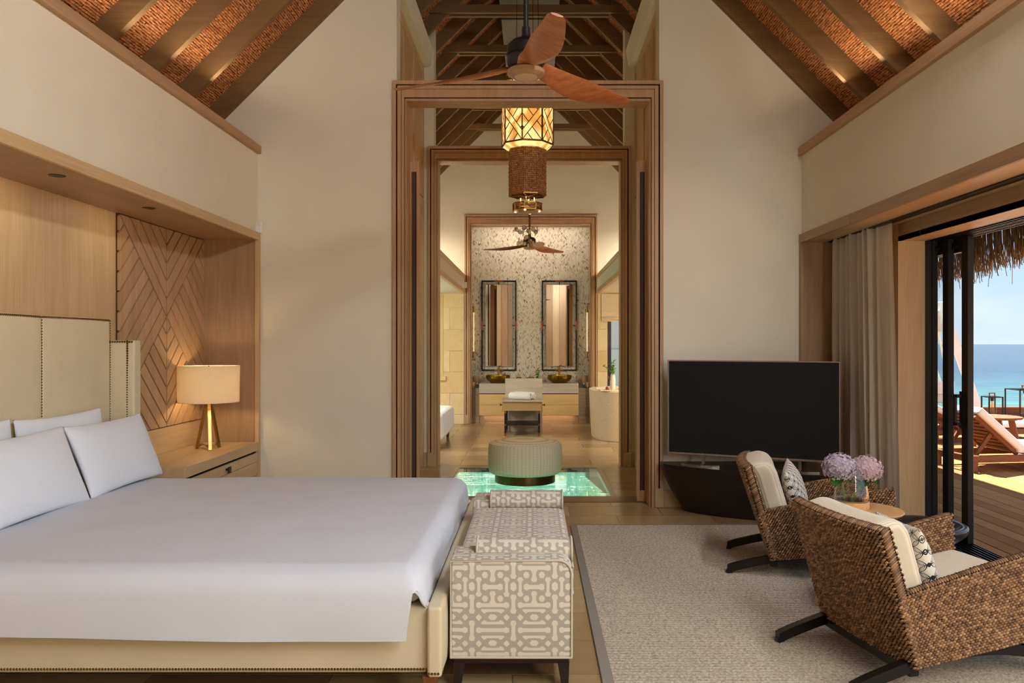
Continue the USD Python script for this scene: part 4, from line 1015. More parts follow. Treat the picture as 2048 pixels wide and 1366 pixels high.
obj('side', MB().lathe([(.0, .095), (.36, .098), (.384, .115), (.392, .15), (.396, .25), (.394, .36), (.386, .405), (.380, .414)], 72, (OX, OY, 0)), 'ottoman_fabric', ot, smooth=45)
obj('top_panel', MB().lathe([(.380, .414), (.374, .420), (.32, .436), (.22, .450), (.1, .457), (0, .459)], 72, (OX, OY, 0)), 'ottoman_fabric', ot, smooth=45)
obj('piping', MB().tube([(OX + .381 * math.cos(a), OY + .381 * math.sin(a), .415) for a in np.linspace(0, 2 * PI, 72, endpoint=False)], .004, 6, closed=True), 'ottoman_fabric', ot, smooth=True)

mat('capiz', {'g': ('geometry', {}), 'w': ('wave_texture', {'wave_type': 'rings', 'scale': 2.2, 'distortion': 9, 'detail': 3, 'detail_scale': 1.6}), 'r': ('rgb_ramp', {'ramp': [(0, S(214, 176, 104)), (.5, S(240, 212, 148)), (.9, S(255, 240, 194))]}),
              't': ('translucent_bsdf', {}), 'd': ('principled_bsdf', {'roughness': .25}), 'm': ('mix_closure', {'fac': .35}), 'e': ('emission', {'strength': .22}), 'a': ('add_closure', {})},
    [('g.position', 'w.vector'), ('w.fac', 'r.fac'), ('r.color', 't.color'), ('r.color', 'd.base_color'), ('r.color', 'e.color'), ('t.BSDF', 'm.closure1'), ('d.BSDF', 'm.closure2'), ('m.closure', 'a.closure1'), ('e.emission', 'a.closure2')], surface='a.closure')
PX, PY = -.065, 8.60
ln = thing('pendant_lantern', 'tall octagonal shell lantern with woven wicker drums hanging over the glass floor', 'pendant lamp', (PX, PY, 2.88))
def octa(R, rot=-11): return [(PX + R * math.sin(math.radians(rot + 45 * k)), PY - R * math.cos(math.radians(rot + 45 * k))) for k in range(8)]
ZB, ZT = 3.60, 4.26
V8 = octa(.280)
cames = MB()
for k in range(8):
    a, b = np.array(V8[k]), np.array(V8[(k + 1) % 8]); d = b - a; L = np.linalg.norm(d); d = d / L; n = np.array([d[1], -d[0]])
    if n.dot(a - (PX, PY)) < 0: n = -n
    # leaded shell pieces of one side
    side = sbox(0, ZB + .012, L, ZT - .012); cuts = []
    sg = 1 if k % 2 == 0 else -1
    for q in range(-4, 12):
        z0 = ZB + q * .165
        cuts.append(LineString([(0 if sg > 0 else L, z0), (L if sg > 0 else 0, z0 + L * 1.35)]))
    main = [LineString([(0 if sg > 0 else L, ZB + q * .38), (L if sg > 0 else 0, ZB + q * .38 + L * 1.3)]) for q in range(-1, 3)]
    alt = []
    for q in range(-2, 8):
        z0 = ZB + q * .13
        alt.append((q, LineString([(L if sg > 0 else 0, z0), (0 if sg > 0 else L, z0 + L * 1.3)])))
    bands = []
    for q in range(-1, 3):
        za = ZB + q * .38
        A0, A1 = (0, L) if sg > 0 else (L, 0)
        bands.append(Polygon([(A0, za), (A1, za + L * 1.3), (A1, za + L * 1.3 + .1), (A0, za + .1)]))
    lines = [g.intersection(side) for g in main] + [affinity.translate(g, 0, .1).intersection(side) for g in main]
    region = side.difference(unary_union(bands))
    lines += [g.intersection(region) for _, g in alt]
    cut = unary_union([g.buffer(.0022) for g in lines if not g.is_empty])
    pieces = side.buffer(-.004, join_style=2).difference(cut)
    for g in getattr(pieces, 'geoms', [pieces]):
        if g.area < 3e-4: continue
        mm = trimesh.creation.extrude_polygon(g, .003, engine='earcut'); v = np.array(mm.vertices)
        W3 = np.c_[a[0] + v[:, 0] * d[0] + n[0] * (v[:, 2] - .003), a[1] + v[:, 0] * d[1] + n[1] * (v[:, 2] - .003), v[:, 1]]
        obj('shell_pane', (W3, np.array(mm.faces)[:, ::-1]), 'capiz', ln)
    for g in lines:
        for h in getattr(g, 'geoms', [g]):
            if h.is_empty or h.geom_type != 'LineString': continue
            (u0, z0), (u1, z1) = h.coords[0], h.coords[-1]
            if abs(u1 - u0) + abs(z1 - z0) < .01: continue
            cames.bar((a[0] + u0 * d[0], a[1] + u0 * d[1], z0), (a[0] + u1 * d[0], a[1] + u1 * d[1], z1), .008, .006, up=(n[0], n[1], 0))
    cames.bar((a[0], a[1], ZB), (a[0], a[1], ZT), .012, .012, up=(n[0], n[1], 0))
    for z in (ZB, ZT): cames.bar((a[0], a[1], z), (b[0], b[1], z), .012, .016, up=(0, 0, 1))
obj('lead_cames', cames, 'brass_worn', ln, kind='stuff')
tr_ = MB()
for k in range(8):
    i, o = octa(.21), octa(.276)
    tr_.add([(*o[k], ZB - .004), (*o[(k + 1) % 8], ZB - .004), (*i[(k + 1) % 8], ZB - .05), (*i[k], ZB - .05)], [(0, 1, 2, 3), (3, 2, 1, 0)])
obj('lower_skirt', tr_, 'capiz', ln)
def drum(z0, z1, R, nm):
    oc = octa(R); core = MB(); c, U_, N_, A_, H_ = [], [], [], [], []
    for k in range(8):
        a, b = np.array(oc[k]), np.array(oc[(k + 1) % 8]); d = b - a; L = np.linalg.norm(d); d /= L; n = np.array([d[1], -d[0]])
        if n.dot(a - (PX, PY)) < 0: n = -n
        core.add([(*a, z0), (*b, z0), (*b, z1), (*a, z1)], [(0, 1, 2, 3), (3, 2, 1, 0)])
        nu = 7; pz = L / nu
        for r in range(int((z1 - z0) / pz)):
            for j in range(nu):
                o = (r + j) % 2; u = (j + .5) * pz; z = z0 + (r + .5) * pz
                c.append((a[0] + d[0] * u, a[1] + d[1] * u, z)); U_.append((d[0], d[1], 0)); N_.append((n[0], n[1], 0)); A_.append((.0125, .0082) if o else (.0088, .0125)); H_.append(.0075 if o else .003)
    A_ = np.array(A_)
    dr = obj(nm, core, 'wicker_core', ln)
    obj('wicker', MB().pads(c, np.array(U_), (0, 0, 1), np.array(N_), A_[:, 0], A_[:, 1], np.array(H_), .72), 'lantern_weave', dr, kind='stuff', islands=8)
    fr = MB()
    for z in (z0, z1):
        fr = MB()
        for k in range(8): fr.bar((*oc[k], z), (*oc[(k + 1) % 8], z), .012, .012)
        obj('drum_rim', fr, 'brass', dr)
drum(3.065, ZB - .03, .203, 'lower_drum'); drum(ZT + .02, 4.62, .203, 'upper_drum')
fr = MB()
for k in range(8):
    o = octa(.203); fr.bar((*o[k], 3.06), (PX, PY, 3.06), .012, .010)
    h = octa(.075); fr.bar((*h[k], 2.975), (*h[k], 3.06), .01, .006) if k % 2 == 0 else None
obj('hanger', fr, 'brass', ln)
o1 = octa(.160); rg = MB(); 
for k in range(8):
    a, b = o1[k], o1[(k + 1) % 8]
    for z in (2.905, 2.975): rg.bar((*a, z), (*b, z), .010, .010)
    rg.bar((*a, 2.905), (*a, 2.975), .010, .010)
    rg.bar((*a, 2.975), (PX, PY, 2.975), .008, .008)
ri = obj('ring', rg, 'brass', ln)
for k in range(8):
    a, b = np.array(o1[k]), np.array(o1[(k + 1) % 8])
    obj('smoky_pane', MB().bar((*a, 2.94), (*b, 2.94), .003, .058), 'smoky', ri)
i1 = octa(.11); 
bt = MB().add([(*p, 2.905) for p in o1] + [(*p, 2.885) for p in i1] + [(PX, PY, 2.885)], [(k, (k + 1) % 8, 8 + (k + 1) % 8, 8 + k) for k in range(8)])
bt.add([(*p, 2.885) for p in i1] + [(PX, PY, 2.885)], [(k, (k + 1) % 8, 8) for k in range(8)])
obj('bottom_plate', bt, 'brass', ri)
for k in range(0, 8, 2):
    p = octa(.13)[k]; obj('lamp_bead', MB().lathe([(0, 2.905), (.012, 2.902), (.014, 2.89), (.008, 2.884), (0, 2.883)], 10, (*p, 0)), 'bead_glow', ri)
LAMP_HALL = True
for dx, dy in ((-.12, .05), (.06, -.1), (.12, .08)): obj('cable', MB().tube([(PX + dx, PY + dy, 4.62), (PX + dx * .9, PY + dy * .9, 5.80)], .003, 5), 'black_metal', ln)
obj('bulb', MB().lathe([(0, 3.80), (.03, 3.82), (.045, 3.88), (.03, 3.95), (0, 3.97)], 14, (PX, PY - .02, 0)), 'bulb_lantern', ln, smooth=True)

# ================================================================== ceiling fans
wood('blade_top', S(110, 84, 66), S(150, 118, 92), 'x', rough=.4)
wood('blade_wood', S(144, 84, 46), S(198, 128, 76), 'x', rough=.28, fine=60, coarse=14, coat=.3)
plain('fan_hub', S(168, 134, 104), rough=.4, spec=.5, nscale=30, namt=.08)
def blade(R=.78, n=26):
    """local: hub at origin, blade along +x, twisted and tapered"""
    prof = []
    for s in np.linspace(0, 1, n):
        r = .055 + s * (R - .055)
        c = .08 + .085 * math.sin(min(1, s / .62) * PI / 2) ** 1.2 - .085 * max(0, (s - .45) / .55) ** 1.4        # chord
        if s > .965: c *= .72
        if s < .12: c = .085 + s * .2
        tw = -math.radians(26 * (1 - s) * min(1, s / .12) + 13)
        off = .03 * math.sin(s * PI) - .02
        lift = .030 * (1 - s) ** 2 * (s > .0) - .012 * s
        row = []
        for u in np.linspace(-1, 1, 9):
            th = .010 * (1 - .55 * s) * math.sqrt(max(0, 1 - u * u)) + .0015
            y = u * c / 2 + off; 
            row.append((r, y * math.cos(tw), y * math.sin(tw) + lift + th))
        for u in np.linspace(1, -1, 9):
            th = .010 * (1 - .55 * s) * math.sqrt(max(0, 1 - u * u)) + .0015
            y = u * c / 2 + off
            row.append((r, y * math.cos(tw), y * math.sin(tw) + lift - th))
        prof.append(row)
    P = np.array(prof); v, f = grid(P, closed_v=True)
    tip = [len(v) - 18 + k for k in range(18)]
    F = np.vstack([f, [(tip[0], tip[k + 1], tip[k]) for k in range(1, 17)]])
    nrm = vnorm(v, F)
    return v, F
def fan(name, label, loc, ang, ztop, spin=1):
    t = thing(name, label, 'ceiling fan', loc, 0)
    h = 0
    obj('hub_cover', MB().lathe([(0, -.028), (.058, -.028), (.063, -.024), (.063, -.018)], 40), 'fan_disc', t, smooth=50)
    obj('rotor', MB().lathe([(.063, -.026), (.075, -.024), (.098, -.010), (.10, .008), (.085, .022), (0, .024)], 40), 'fan_hub', t, smooth=50)
    obj('motor', MB().lathe([(0, .026), (.085, .026), (.10, .045), (.104, .075), (.098, .078), (.098, .086), (.104, .09), (.10, .14), (.075, .165), (.03, .175), (.022, .20), (.022, .24), (0, .24)], 36), 'bronze_dark', t, smooth=40)
    obj('downrod', MB().tube([(0, 0, .2), (0, 0, ztop - loc[2])], .014, 14), 'bronze_dark', t, smooth=40)
    v, F = blade()
    for k in range(3):
        a = math.radians(ang + 120 * k); c, s = math.cos(a), math.sin(a)
        q = np.c_[v[:, 0] * c - v[:, 1] * s, v[:, 0] * s + v[:, 1] * c, v[:, 2]]
        obj('blade', (q, F), 'blade_wood' if k != 0 else 'blade_wood', t, smooth=50)
    return t
fan('ceiling_fan', 'large three-bladed wooden ceiling fan hanging in front of the first doorway', (-.04, 4.26, 2.915), -78, 5.9)
fan('ceiling_fan', 'small-looking wooden ceiling fan hanging far back in the bathroom', (-.064, 12.9, 3.02), -74, 5.79)

# cluster pendant of brass-ringed discs
cl = thing('disc_chandelier', 'chandelier of small brass-rimmed glass discs in front of the far fan', 'chandelier', (-.06, 12.2, 3.0))
q3 = np.random.default_rng(11)
px = [(1030, 459, 1), (1033.5, 459, 5), (1048.5, 455.5, 9), (1040, 464, 8), (1045.5, 464, 3), (1056.5, 462, 8), (1059.5, 463.5, 4), (1066, 459, 8), (1071.5, 464, 8.5), (1075, 457, 2),
      (1053.5, 474, 9), (1050.5, 476.5, 5), (1036, 487, 6), (1038, 480, 1.5), (1043.5, 485.5, 8), (1049, 487, 8), (1060.5, 482, 9), (1066, 485.5, 5), (1068, 487.5, 3), (1056, 491, 3)]
st = MB().tube([(-.06, 12.2, 2.95), (-.06, 12.2, 5.80)], .006, 8)
for i, (ix, iy, w) in enumerate(px):
    D = 12.2 + float(q3.uniform(-.16, .16)); c = np.array([(ix - 1067) * D / 1600, D, 1.47 - (iy - 688) * D / 1600])
    ang = math.acos(min(1, w / 9.2)) * (1 if i % 2 else -1); N = np.array([math.sin(ang), -math.cos(ang), 0]); A = np.array([math.cos(ang), math.sin(ang), 0]); Bz = np.array([0, 0, 1.])
    th = np.linspace(0, 2 * PI, 20, endpoint=False)
    ds_ = obj('disc', MB().add(np.vstack([[c + N * .006], [c - N * .006]] + [[c + (math.cos(a) * A + math.sin(a) * Bz) * .028 + N * sg * .004 for a in th] for sg in (1, -1)]), [(0, 2 + k, 2 + (k + 1) % 20) for k in range(20)] + [(1, 22 + (k + 1) % 20, 22 + k) for k in range(20)]), 'disc_glass', cl)
    obj('disc_rim', MB().tube([c + (math.cos(a) * A + math.sin(a) * Bz) * .031 for a in th], .005, 6, closed=True), 'brass', ds_, smooth=True)
    st.tube([c, (-.06, 12.2, c[2] + .03)], .0025, 5)
obj('stem', st, 'brass', cl)

# ================================================================== rug
mat('rug_rib', {'g': ('geometry', {}), 'mp': ('mapping', {'scale': (1, 1.5, 1), 'rotation': (0, 0, .5)}), 'n': ('noise_texture', {'scale': 75, 'detail': 4, 'roughness': .7}), 'n2': ('noise_texture', {'scale': 2, 'detail': 3}), 'r': ('rgb_ramp', {'ramp': [(.32, S(134, 122, 106)), (.5, S(176, 164, 146)), (.68, S(206, 195, 176))]}),
                'b': ('bump', {'strength': .5, 'distance': .004}), 'p': ('principled_bsdf', {'roughness': .95, 'specular_ior_level': .1})},
    [('g.position', 'mp.vector'), ('mp.vector', 'n.vector'), ('n.fac', 'r.fac'), ('r.color', 'p.base_color'), ('n.fac', 'b.height'), ('b.normal', 'p.normal')])
plain('rug_border', S(146, 138, 126), rough=.95, spec=.1, bump=.25, bscale=500, nscale=40, namt=.05)
RX0, RX1, RY0, RY1 = .297, 2.62, 2.7, 6.48
rg = thing('rug', 'ribbed beige area rug with a flat bound edge under the armchairs', 'rug', (1.45, 4.6, 0))
obj('backing', MB().box(RX0 + .01, RX1 - .01, RY0 + .01, RY1 - .01, .0005, .006), 'rug_ground', rg)
for a in ((RX0, RX0 + .052, RY0, RY1), (RX1 - .052, RX1, RY0, RY1), (RX0 + .052, RX1 - .052, RY0, RY0 + .05), (RX0 + .052, RX1 - .052, RY1 - .05, RY1)):
    obj('border', MB().box(*a, .001, .012, .003), 'rug_border', rg)
pit = .030; ysr = np.arange(RY0 + .052, RY1 - .052, pit); n = len(ysr)
xa, xb = RX0 + .05, RX1 - .05
prof = [(.06, .004), (.12, .0105), (.5, .0148), (.88, .0105), (.94, .004)]
v = np.array([(x, y + u * pit, z) for y in ysr for x in (xa, xb) for u, z in prof]); F = []
b5 = np.array([(k, k + 1, 5 + k + 1, 5 + k) for k in range(4)])
F = tri((np.arange(n)[:, None, None] * 10 + b5[None, :, ::-1]).reshape(-1, 4))
obj('rib', (v, F), 'rug_rib', rg, kind='stuff')

# ================================================================== armchairs of woven seagrass
island('seagrass', [(0, S(92, 64, 42)), (.4, S(126, 90, 60)), (.8, S(152, 114, 78)), (1, S(178, 138, 98))], rough=.42, spec=.45, noise=.3, nscale=20)
plain('seagrass_core', S(52, 34, 22), rough=.9, spec=.1)
plain('chair_cream', S(224, 212, 190), rough=.9, spec=.15, nscale=10, namt=.02)
mat('chair_cord', {'tc': ('texture_coordinate', {}), 'w': ('wave_texture', {'bands_direction': 'y', 'scale': 38, 'profile': 'sine'}), 'r': ('rgb_ramp', {'ramp': [(0, S(206, 192, 168)), (1, S(228, 217, 196))]}), 'b': ('bump', {'strength': .35, 'distance': .003}), 'p': ('principled_bsdf', {'roughness': .9, 'specular_ior_level': .15, 'sheen_weight': .15})},
    [('tc.object', 'w.vector'), ('w.fac', 'r.fac'), ('r.color', 'p.base_color'), ('w.fac', 'b.height'), ('b.normal', 'p.normal')])
plain('leg_satin_black', S(24, 21, 20), rough=.35, spec=.5)
def knots(c, U, V, N, lu, lv, h):
    """plump strand knots with smooth normals: rings of 8, 5 points high"""
    n = len(c); m = 8
    th = np.arange(m) * 2 * PI / m; cu, sv = np.cos(th), np.sin(th)
    L = []; NL = []
    for k, (rr, hh) in enumerate(((1, 0), (.86, .55), (.5, .92))):
        L += [(rr * cu[i], rr * sv[i], hh) for i in range(m)]; q = (.98, .72, .35)[k]
        NL += [(q * cu[i], q * sv[i], math.sqrt(1 - q * q)) for i in range(m)]
    L.append((0, 0, 1)); NL.append((0, 0, 1)); L, NL = np.array(L), np.array(NL)
    F = [(r * m + i, r * m + (i + 1) % m, (r + 1) * m + (i + 1) % m, (r + 1) * m + i) for r in range(2) for i in range(m)]
    F = np.vstack([tri(F), [(2 * m + i, 2 * m + (i + 1) % m, 3 * m) for i in range(m)]])
    lu, lv, h = (np.broadcast_to(a, n)[:, None, None] for a in (lu, lv, h))
    v = c[:, None] + L[None, :, 0:1] * lu * U[:, None] + L[None, :, 1:2] * lv * V[:, None] + L[None, :, 2:3] * h * N[:, None]
    nn = NL[None, :, 0:1] * U[:, None] + NL[None, :, 1:2] * V[:, None] + NL[None, :, 2:3] * N[:, None]
    f = np.arange(n)[:, None, None] * len(L) + F[None]
    return v.reshape(-1, 3), f.reshape(-1, 3), nn.reshape(-1, 3)
def weave(surf, nu, nv, jit, tilt=.42, flip=1):
    """surf(u, v) -> points on the panel, u along the strands; knots over the panel"""
    C, U, V, N, A, B = [], [], [], [], [], []
    for j in range(nv):
        u = (np.arange(nu) + (.5 if j % 2 else 0) + .25) / nu; u = u[u < 1 - .2 / nu]
        v = np.full_like(u, (j + .5) / nv)
        p = surf(u, v); e = 1e-3
        du = surf(u + e, v) - p; dv = surf(u, v + e) - p
        lu = np.linalg.norm(du, axis=1) / e / nu; lv = np.linalg.norm(dv, axis=1) / e / nv
        du /= np.linalg.norm(du, axis=1, keepdims=True); dv /= np.linalg.norm(dv, axis=1, keepdims=True)
        nn = np.cross(du, dv) * flip; nn /= np.linalg.norm(nn, axis=1, keepdims=True)
        a = tilt * flip + jit.normal(0, .05, len(u))
        U.append(np.cos(a)[:, None] * du + np.sin(a)[:, None] * dv); V.append(np.cross(nn, U[-1])); N.append(nn)
        C.append(p + nn * .0005 + jit.normal(0, .0007, p.shape)); A.append(lu * .57 * jit.uniform(.94, 1.06, len(u))); B.append(lv * .47 * jit.uniform(.94, 1.1, len(u)))
    C, U, V, N, A, B = (np.concatenate(x) for x in (C, U, V, N, A, B))
    return knots(C, U, V, N, A, B, np.full(len(C), .0105) * jit.uniform(.85, 1.12, len(C)))
CW, CL = .35, .72
def back_pt(w, h, off=0):      # w -1..1 across, h 0..1 up
    bow = -.035 * (1 - w ** 2) * (.3 + .7 * h)
    return np.stack([-.170 * h + bow + off * .96, w * CW, .10 + .58 * h + off * .28], -1)
def arm_pt(l, h, y):           # l 0..1 to the front, h 0..1 up; leans with the back at the rear
    z0 = .10 + .10 * l; z1 = .395 + .185 * l ** .9
    x0, x1 = .0 + l * .735, -.088 + l * .80
    return np.stack([x0 + (x1 - x0) * h, np.full_like(l, y), z0 + (z1 - z0) * h], -1)
def armchair(name, label, loc, rotz, group=None):
    t = thing(name, label, 'armchair', loc, rotz)
    jit = np.random.default_rng(21); TH = .048
    def panel(nm, outer, inner, nu, nv, flip, rimpts):
        # core slab between the two faces
        g = np.linspace(0, 1, 13); u, v = np.meshgrid(g, g, indexing='ij')
        a, b = outer(u.ravel(), v.ravel()).reshape(13, 13, 3), inner(u.ravel(), v.ravel()).reshape(13, 13, 3)
        va, fa = grid(a); vb, fb = grid(b); m = MB().add(va, fa if flip > 0 else fa[:, ::-1]).add(vb, fb[:, ::-1] if flip > 0 else fb)
        for sl in ((slice(None), 0), (slice(None), 12), (0, slice(None)), (12, slice(None))):
            s_ = np.stack([a[sl], b[sl]], 0); q, fq = grid(s_); m.add(q, np.vstack([fq, fq[:, ::-1]]))
        core = obj(nm, m, 'seagrass_core', t)
        v1, f1, n1 = weave(outer, nu, nv, jit, flip=flip); v2, f2, n2 = weave(inner, nu, nv, jit, flip=-flip)
        f1 = f1 if flip > 0 else f1; 
        vv, ff, nn = [v1, v2], [f1, f2 + len(v1)], [n1, n2]
        # braided rims: strands lying across the edge
        for (fo, fi, k) in rimpts:
            s = (np.arange(k) + .5) / k
            p, q = fo(s), fi(s); c = (p + q) / 2; d = np.gradient(c, axis=0); d /= np.linalg.norm(d, axis=1, keepdims=True)
            w = q - p; L = np.linalg.norm(w, axis=1); w /= L[:, None]; up = np.cross(d, w)
            mid = outer(np.array([.5]), np.array([.5])); sg = np.sign(((c - mid) * up).sum(1))[:, None]; up = up * sg
            uu = w * .9 + d * .4; uu /= np.linalg.norm(uu, axis=1, keepdims=True)
            v3, f3, n3 = knots(c - up * .005, uu, np.cross(up, uu), up, L * .56 + .002, np.full(k, .0066), np.full(k, .0105))
            o = sum(len(x) for x in vv); vv.append(v3); ff.append(f3 + o); nn.append(n3)
        obj('weave', (np.vstack(vv), np.vstack(ff)), 'seagrass', core, normals=np.vstack(nn), kind='stuff', islands=25)
        return core
    one = lambda a: np.full_like(a, 1.0); zer = lambda a: np.full_like(a, 0.0)
    bo = lambda u, v: back_pt(2 * u - 1, v); bi = lambda u, v: back_pt(2 * u - 1, v, TH)
    panel('backrest', bo, bi, 36, 52, -1, [(lambda s: bo(s, one(s)), lambda s: bi(s, one(s)), 62), (lambda s: bo(zer(s), s), lambda s: bi(zer(s), s), 54), (lambda s: bo(one(s), s), lambda s: bi(one(s), s), 54), (lambda s: bo(s, zer(s)), lambda s: bi(s, zer(s)), 62)])
    for sy in (-1, 1):
        ao = lambda u, v, sy=sy: arm_pt(u, v, sy * CW); ai = lambda u, v, sy=sy: arm_pt(u, v, sy * (CW - TH))
        panel('arm', ao, ai, 44, 32, -sy, [(lambda s: ao(s, one(s)), lambda s: ai(s, one(s)), 68), (lambda s: ao(one(s), s), lambda s: ai(one(s), s), 36), (lambda s: ao(s, zer(s)), lambda s: ai(s, zer(s)), 68)])
    so = lambda u, v: np.stack([.02 + u * .70, (2 * v - 1) * (CW - TH), .112 + u * .10], -1)
    m = MB(); g = np.array([(.01, .112), (.725, .20), (.725, .295), (.70, .29), (.01, .16)])
    m.prism(Polygon([tuple(p) for p in g]), -(CW - TH), CW - TH)
    obj('seat_base', m, 'seagrass_core', t)
    fo = lambda u, v: np.stack([np.full_like(u, .727), (2 * u - 1) * (CW - TH), .20 + v * .10], -1)
    v1, f1, n1 = weave(fo, 30, 8, jit, flip=1); obj('front_weave', (v1, f1), 'seagrass', t, normals=n1, kind='stuff', islands=25)
    # black arched runners
    for sy in (-1, 1):
        s = np.linspace(0, 1, 20); xx = -.27 + s * 1.10; zz = .022 + .150 * np.sin(np.clip((s - .0) / 1.0, 0, 1) * PI) ** .9 - .055 * np.sin(s * PI) * (1 - s)
        y = sy * (CW - .045); vs = []
        for x, z in zip(xx, zz): vs += [(x, y - .021, z - .024), (x, y + .021, z - .024), (x, y + .021, z + .024), (x, y - .021, z + .024)]
        P = np.array(vs).reshape(-1, 4, 3); v, f = grid(P, closed_v=True)
        k = len(v); F = np.vstack([f, tri([(0, 1, 2, 3), (k - 1, k - 2, k - 3, k - 4)])])
        obj('runner', (v, F[:, ::-1]), 'leg_satin_black', t)
        for x in (-.258, .815): obj('foot_pad', MB().box(x - .018, x + .018, y - .018, y + .018, .012 - .012, .02, .003), 'leg_satin_black', t)
    obj('cross_rail', MB().box(-.01, .04, -CW + .03, CW - .03, .055, .10, .005), 'leg_satin_black', t); obj('cross_rail', MB().box(.60, .65, -CW + .03, CW - .03, .115, .165, .005), 'leg_satin_black', t)
    # cushions
    v, f, n, I, uv = rbox(.03, .70, -.285, .285, .0, .115, .035, .04)
    tt = (v - (.365, 0, .0575)) / (.335, .285, .0575); w = ((1 - np.clip(np.abs(tt[:, 0]), 0, 1) ** 4) * (1 - np.clip(np.abs(tt[:, 1]), 0, 1) ** 4)) ** .6
    v = v.copy(); v[:, 2] += .018 * w * np.sign(tt[:, 2]); v[:, 2] += .165 + v[:, 0] * .19
    obj('seat_cushion', (v, f), 'chair_cream', t, normals=vnorm(v, f))
    v, f, n, I, uv = rbox(0, .125, -.288, .288, .0, .43, .045, .03)
    tt = (v - (.0625, 0, .215)) / (.0625, .288, .215); w = ((1 - np.clip(np.abs(tt[:, 1]), 0, 1) ** 4) * (1 - np.clip(np.abs(tt[:, 2]), 0, 1) ** 4)) ** .6
    v = v.copy(); v[:, 0] += .02 * w * np.sign(tt[:, 0])
    v[:, 0] += -.02 * (1 - (v[:, 1] / .288) ** 2)
    hh = v[:, 2]; roll = np.clip((hh - .33) / .10, 0, 1); v[:, 0] -= .045 * roll ** 2; 
    lean = math.atan2(.170, .58); c, s = math.cos(lean), math.sin(lean)
    Q = np.c_[.062 - .075 + v[:, 0] * c - v[:, 2] * s + .018, v[:, 1], .285 + v[:, 0] * s + v[:, 2] * c]
    obj('back_cushion', (Q, f), 'chair_cord', t, normals=vnorm(Q, f))
    return t
R1, R2 = -13.6, 11.9
ch1 = armchair('armchair', 'woven seagrass armchair in front of the television, the farther of the two', (1.571, 5.34, .0148), R1)
copy_of(ch1, 'armchair', 'woven seagrass armchair nearest the camera, seen from behind', 'armchair', (1.521, 3.6725, .0148), R2)

# patterned throw pillows: interlocking circles
def ring_nodes():
    N = {'au': ('attribute', {'attribute': 'pu'}), 'av': ('attribute', {'attribute': 'pv'}), 'm': ('mix', {'color1': S(228, 222, 208), 'color2': S(44, 46, 50)}), 'p': ('principled_bsdf', {'roughness': .85, 'specular_ior_level': .15})}
    L, outs = [], []
    M = lambda n, t, **k: N.__setitem__(n, ('math', {'math_type': t, **k}))
    for q, off in (('a', 0.0), ('b', .5)):
        for ax in 'uv':
            M(q + ax + '0', 'add', value2=off); M(q + ax + '1', 'fraction'); M(q + ax + '2', 'subtract', value2=.5); M(q + ax + '3', 'power', value2=2.0); M(q + ax + '4', 'absolute')
            L += [('a%s.fac' % ax, q + ax + '0.value1'), (q + ax + '0.value', q + ax + '1.value1'), (q + ax + '1.value', q + ax + '2.value1'), (q + ax + '2.value', q + ax + '4.value1'), (q + ax + '4.value', q + ax + '3.value1')]
        M(q + 's', 'add'); M(q + 'r', 'sqrt'); L += [(q + 'u3.value', q + 's.value1'), (q + 'v3.value', q + 's.value2'), (q + 's.value', q + 'r.value1')]
        for w, (r, h) in enumerate(((.485, .020), (.405, .009))):
            k = f'{q}k{w}'; M(k + 'd', 'subtract', value2=r); M(k + 'e', 'absolute'); M(k, 'less_than', value2=h)
            L += [(q + 'r.value', k + 'd.value1'), (k + 'd.value', k + 'e.value1'), (k + 'e.value', k + '.value1')]; outs.append(k)
    M('x0', 'maximum'); M('x1', 'maximum'); M('x2', 'maximum')
    L += [(outs[0] + '.value', 'x0.value1'), (outs[1] + '.value', 'x0.value2'), (outs[2] + '.value', 'x1.value1'), (outs[3] + '.value', 'x1.value2'), ('x0.value', 'x2.value1'), ('x1.value', 'x2.value2'), ('x2.value', 'm.fac'), ('m.color', 'p.base_color')]
    mat('circle_print', N, L)
ring_nodes()
def throw(label, base, rz, lx, ly, lz, lean, yaw, roll=0):
    v, f = pillow(.37, .37, .07, 8, .05, 50, 50)
    k = len(v) // 2; yz = v[:, 1:].copy()
    c, s = math.cos(roll), math.sin(roll); v = np.c_[v[:, 0], v[:, 1] * c - (v[:, 2] - .2) * s, v[:, 1] * s + (v[:, 2] - .2) * c + .2]
    v = place(v, lean, yaw, (lx, ly, lz)); a = math.radians(rz); c, s = math.cos(a), math.sin(a)
    v = np.c_[v[:, 0] * c - v[:, 1] * s + base[0], v[:, 0] * s + v[:, 1] * c + base[1], v[:, 2] + .0135]
    obj('throw_pillow', (v, f), 'circle_print', normals=vnorm(v, f), attrs={'pu': yz[:, 0] / .058 + 9, 'pv': yz[:, 1] / .058 + 9}, label=label, cat='throw pillow')
throw('square throw pillow with black interlocking circles on the farther armchair', (1.571, 5.34), R1, .215, -.05, .31, .30, -.15, .12)
throw('square throw pillow with black interlocking circles on the nearest armchair', (1.521, 3.6725), R2, .215, -.09, .31, .30, -.12)

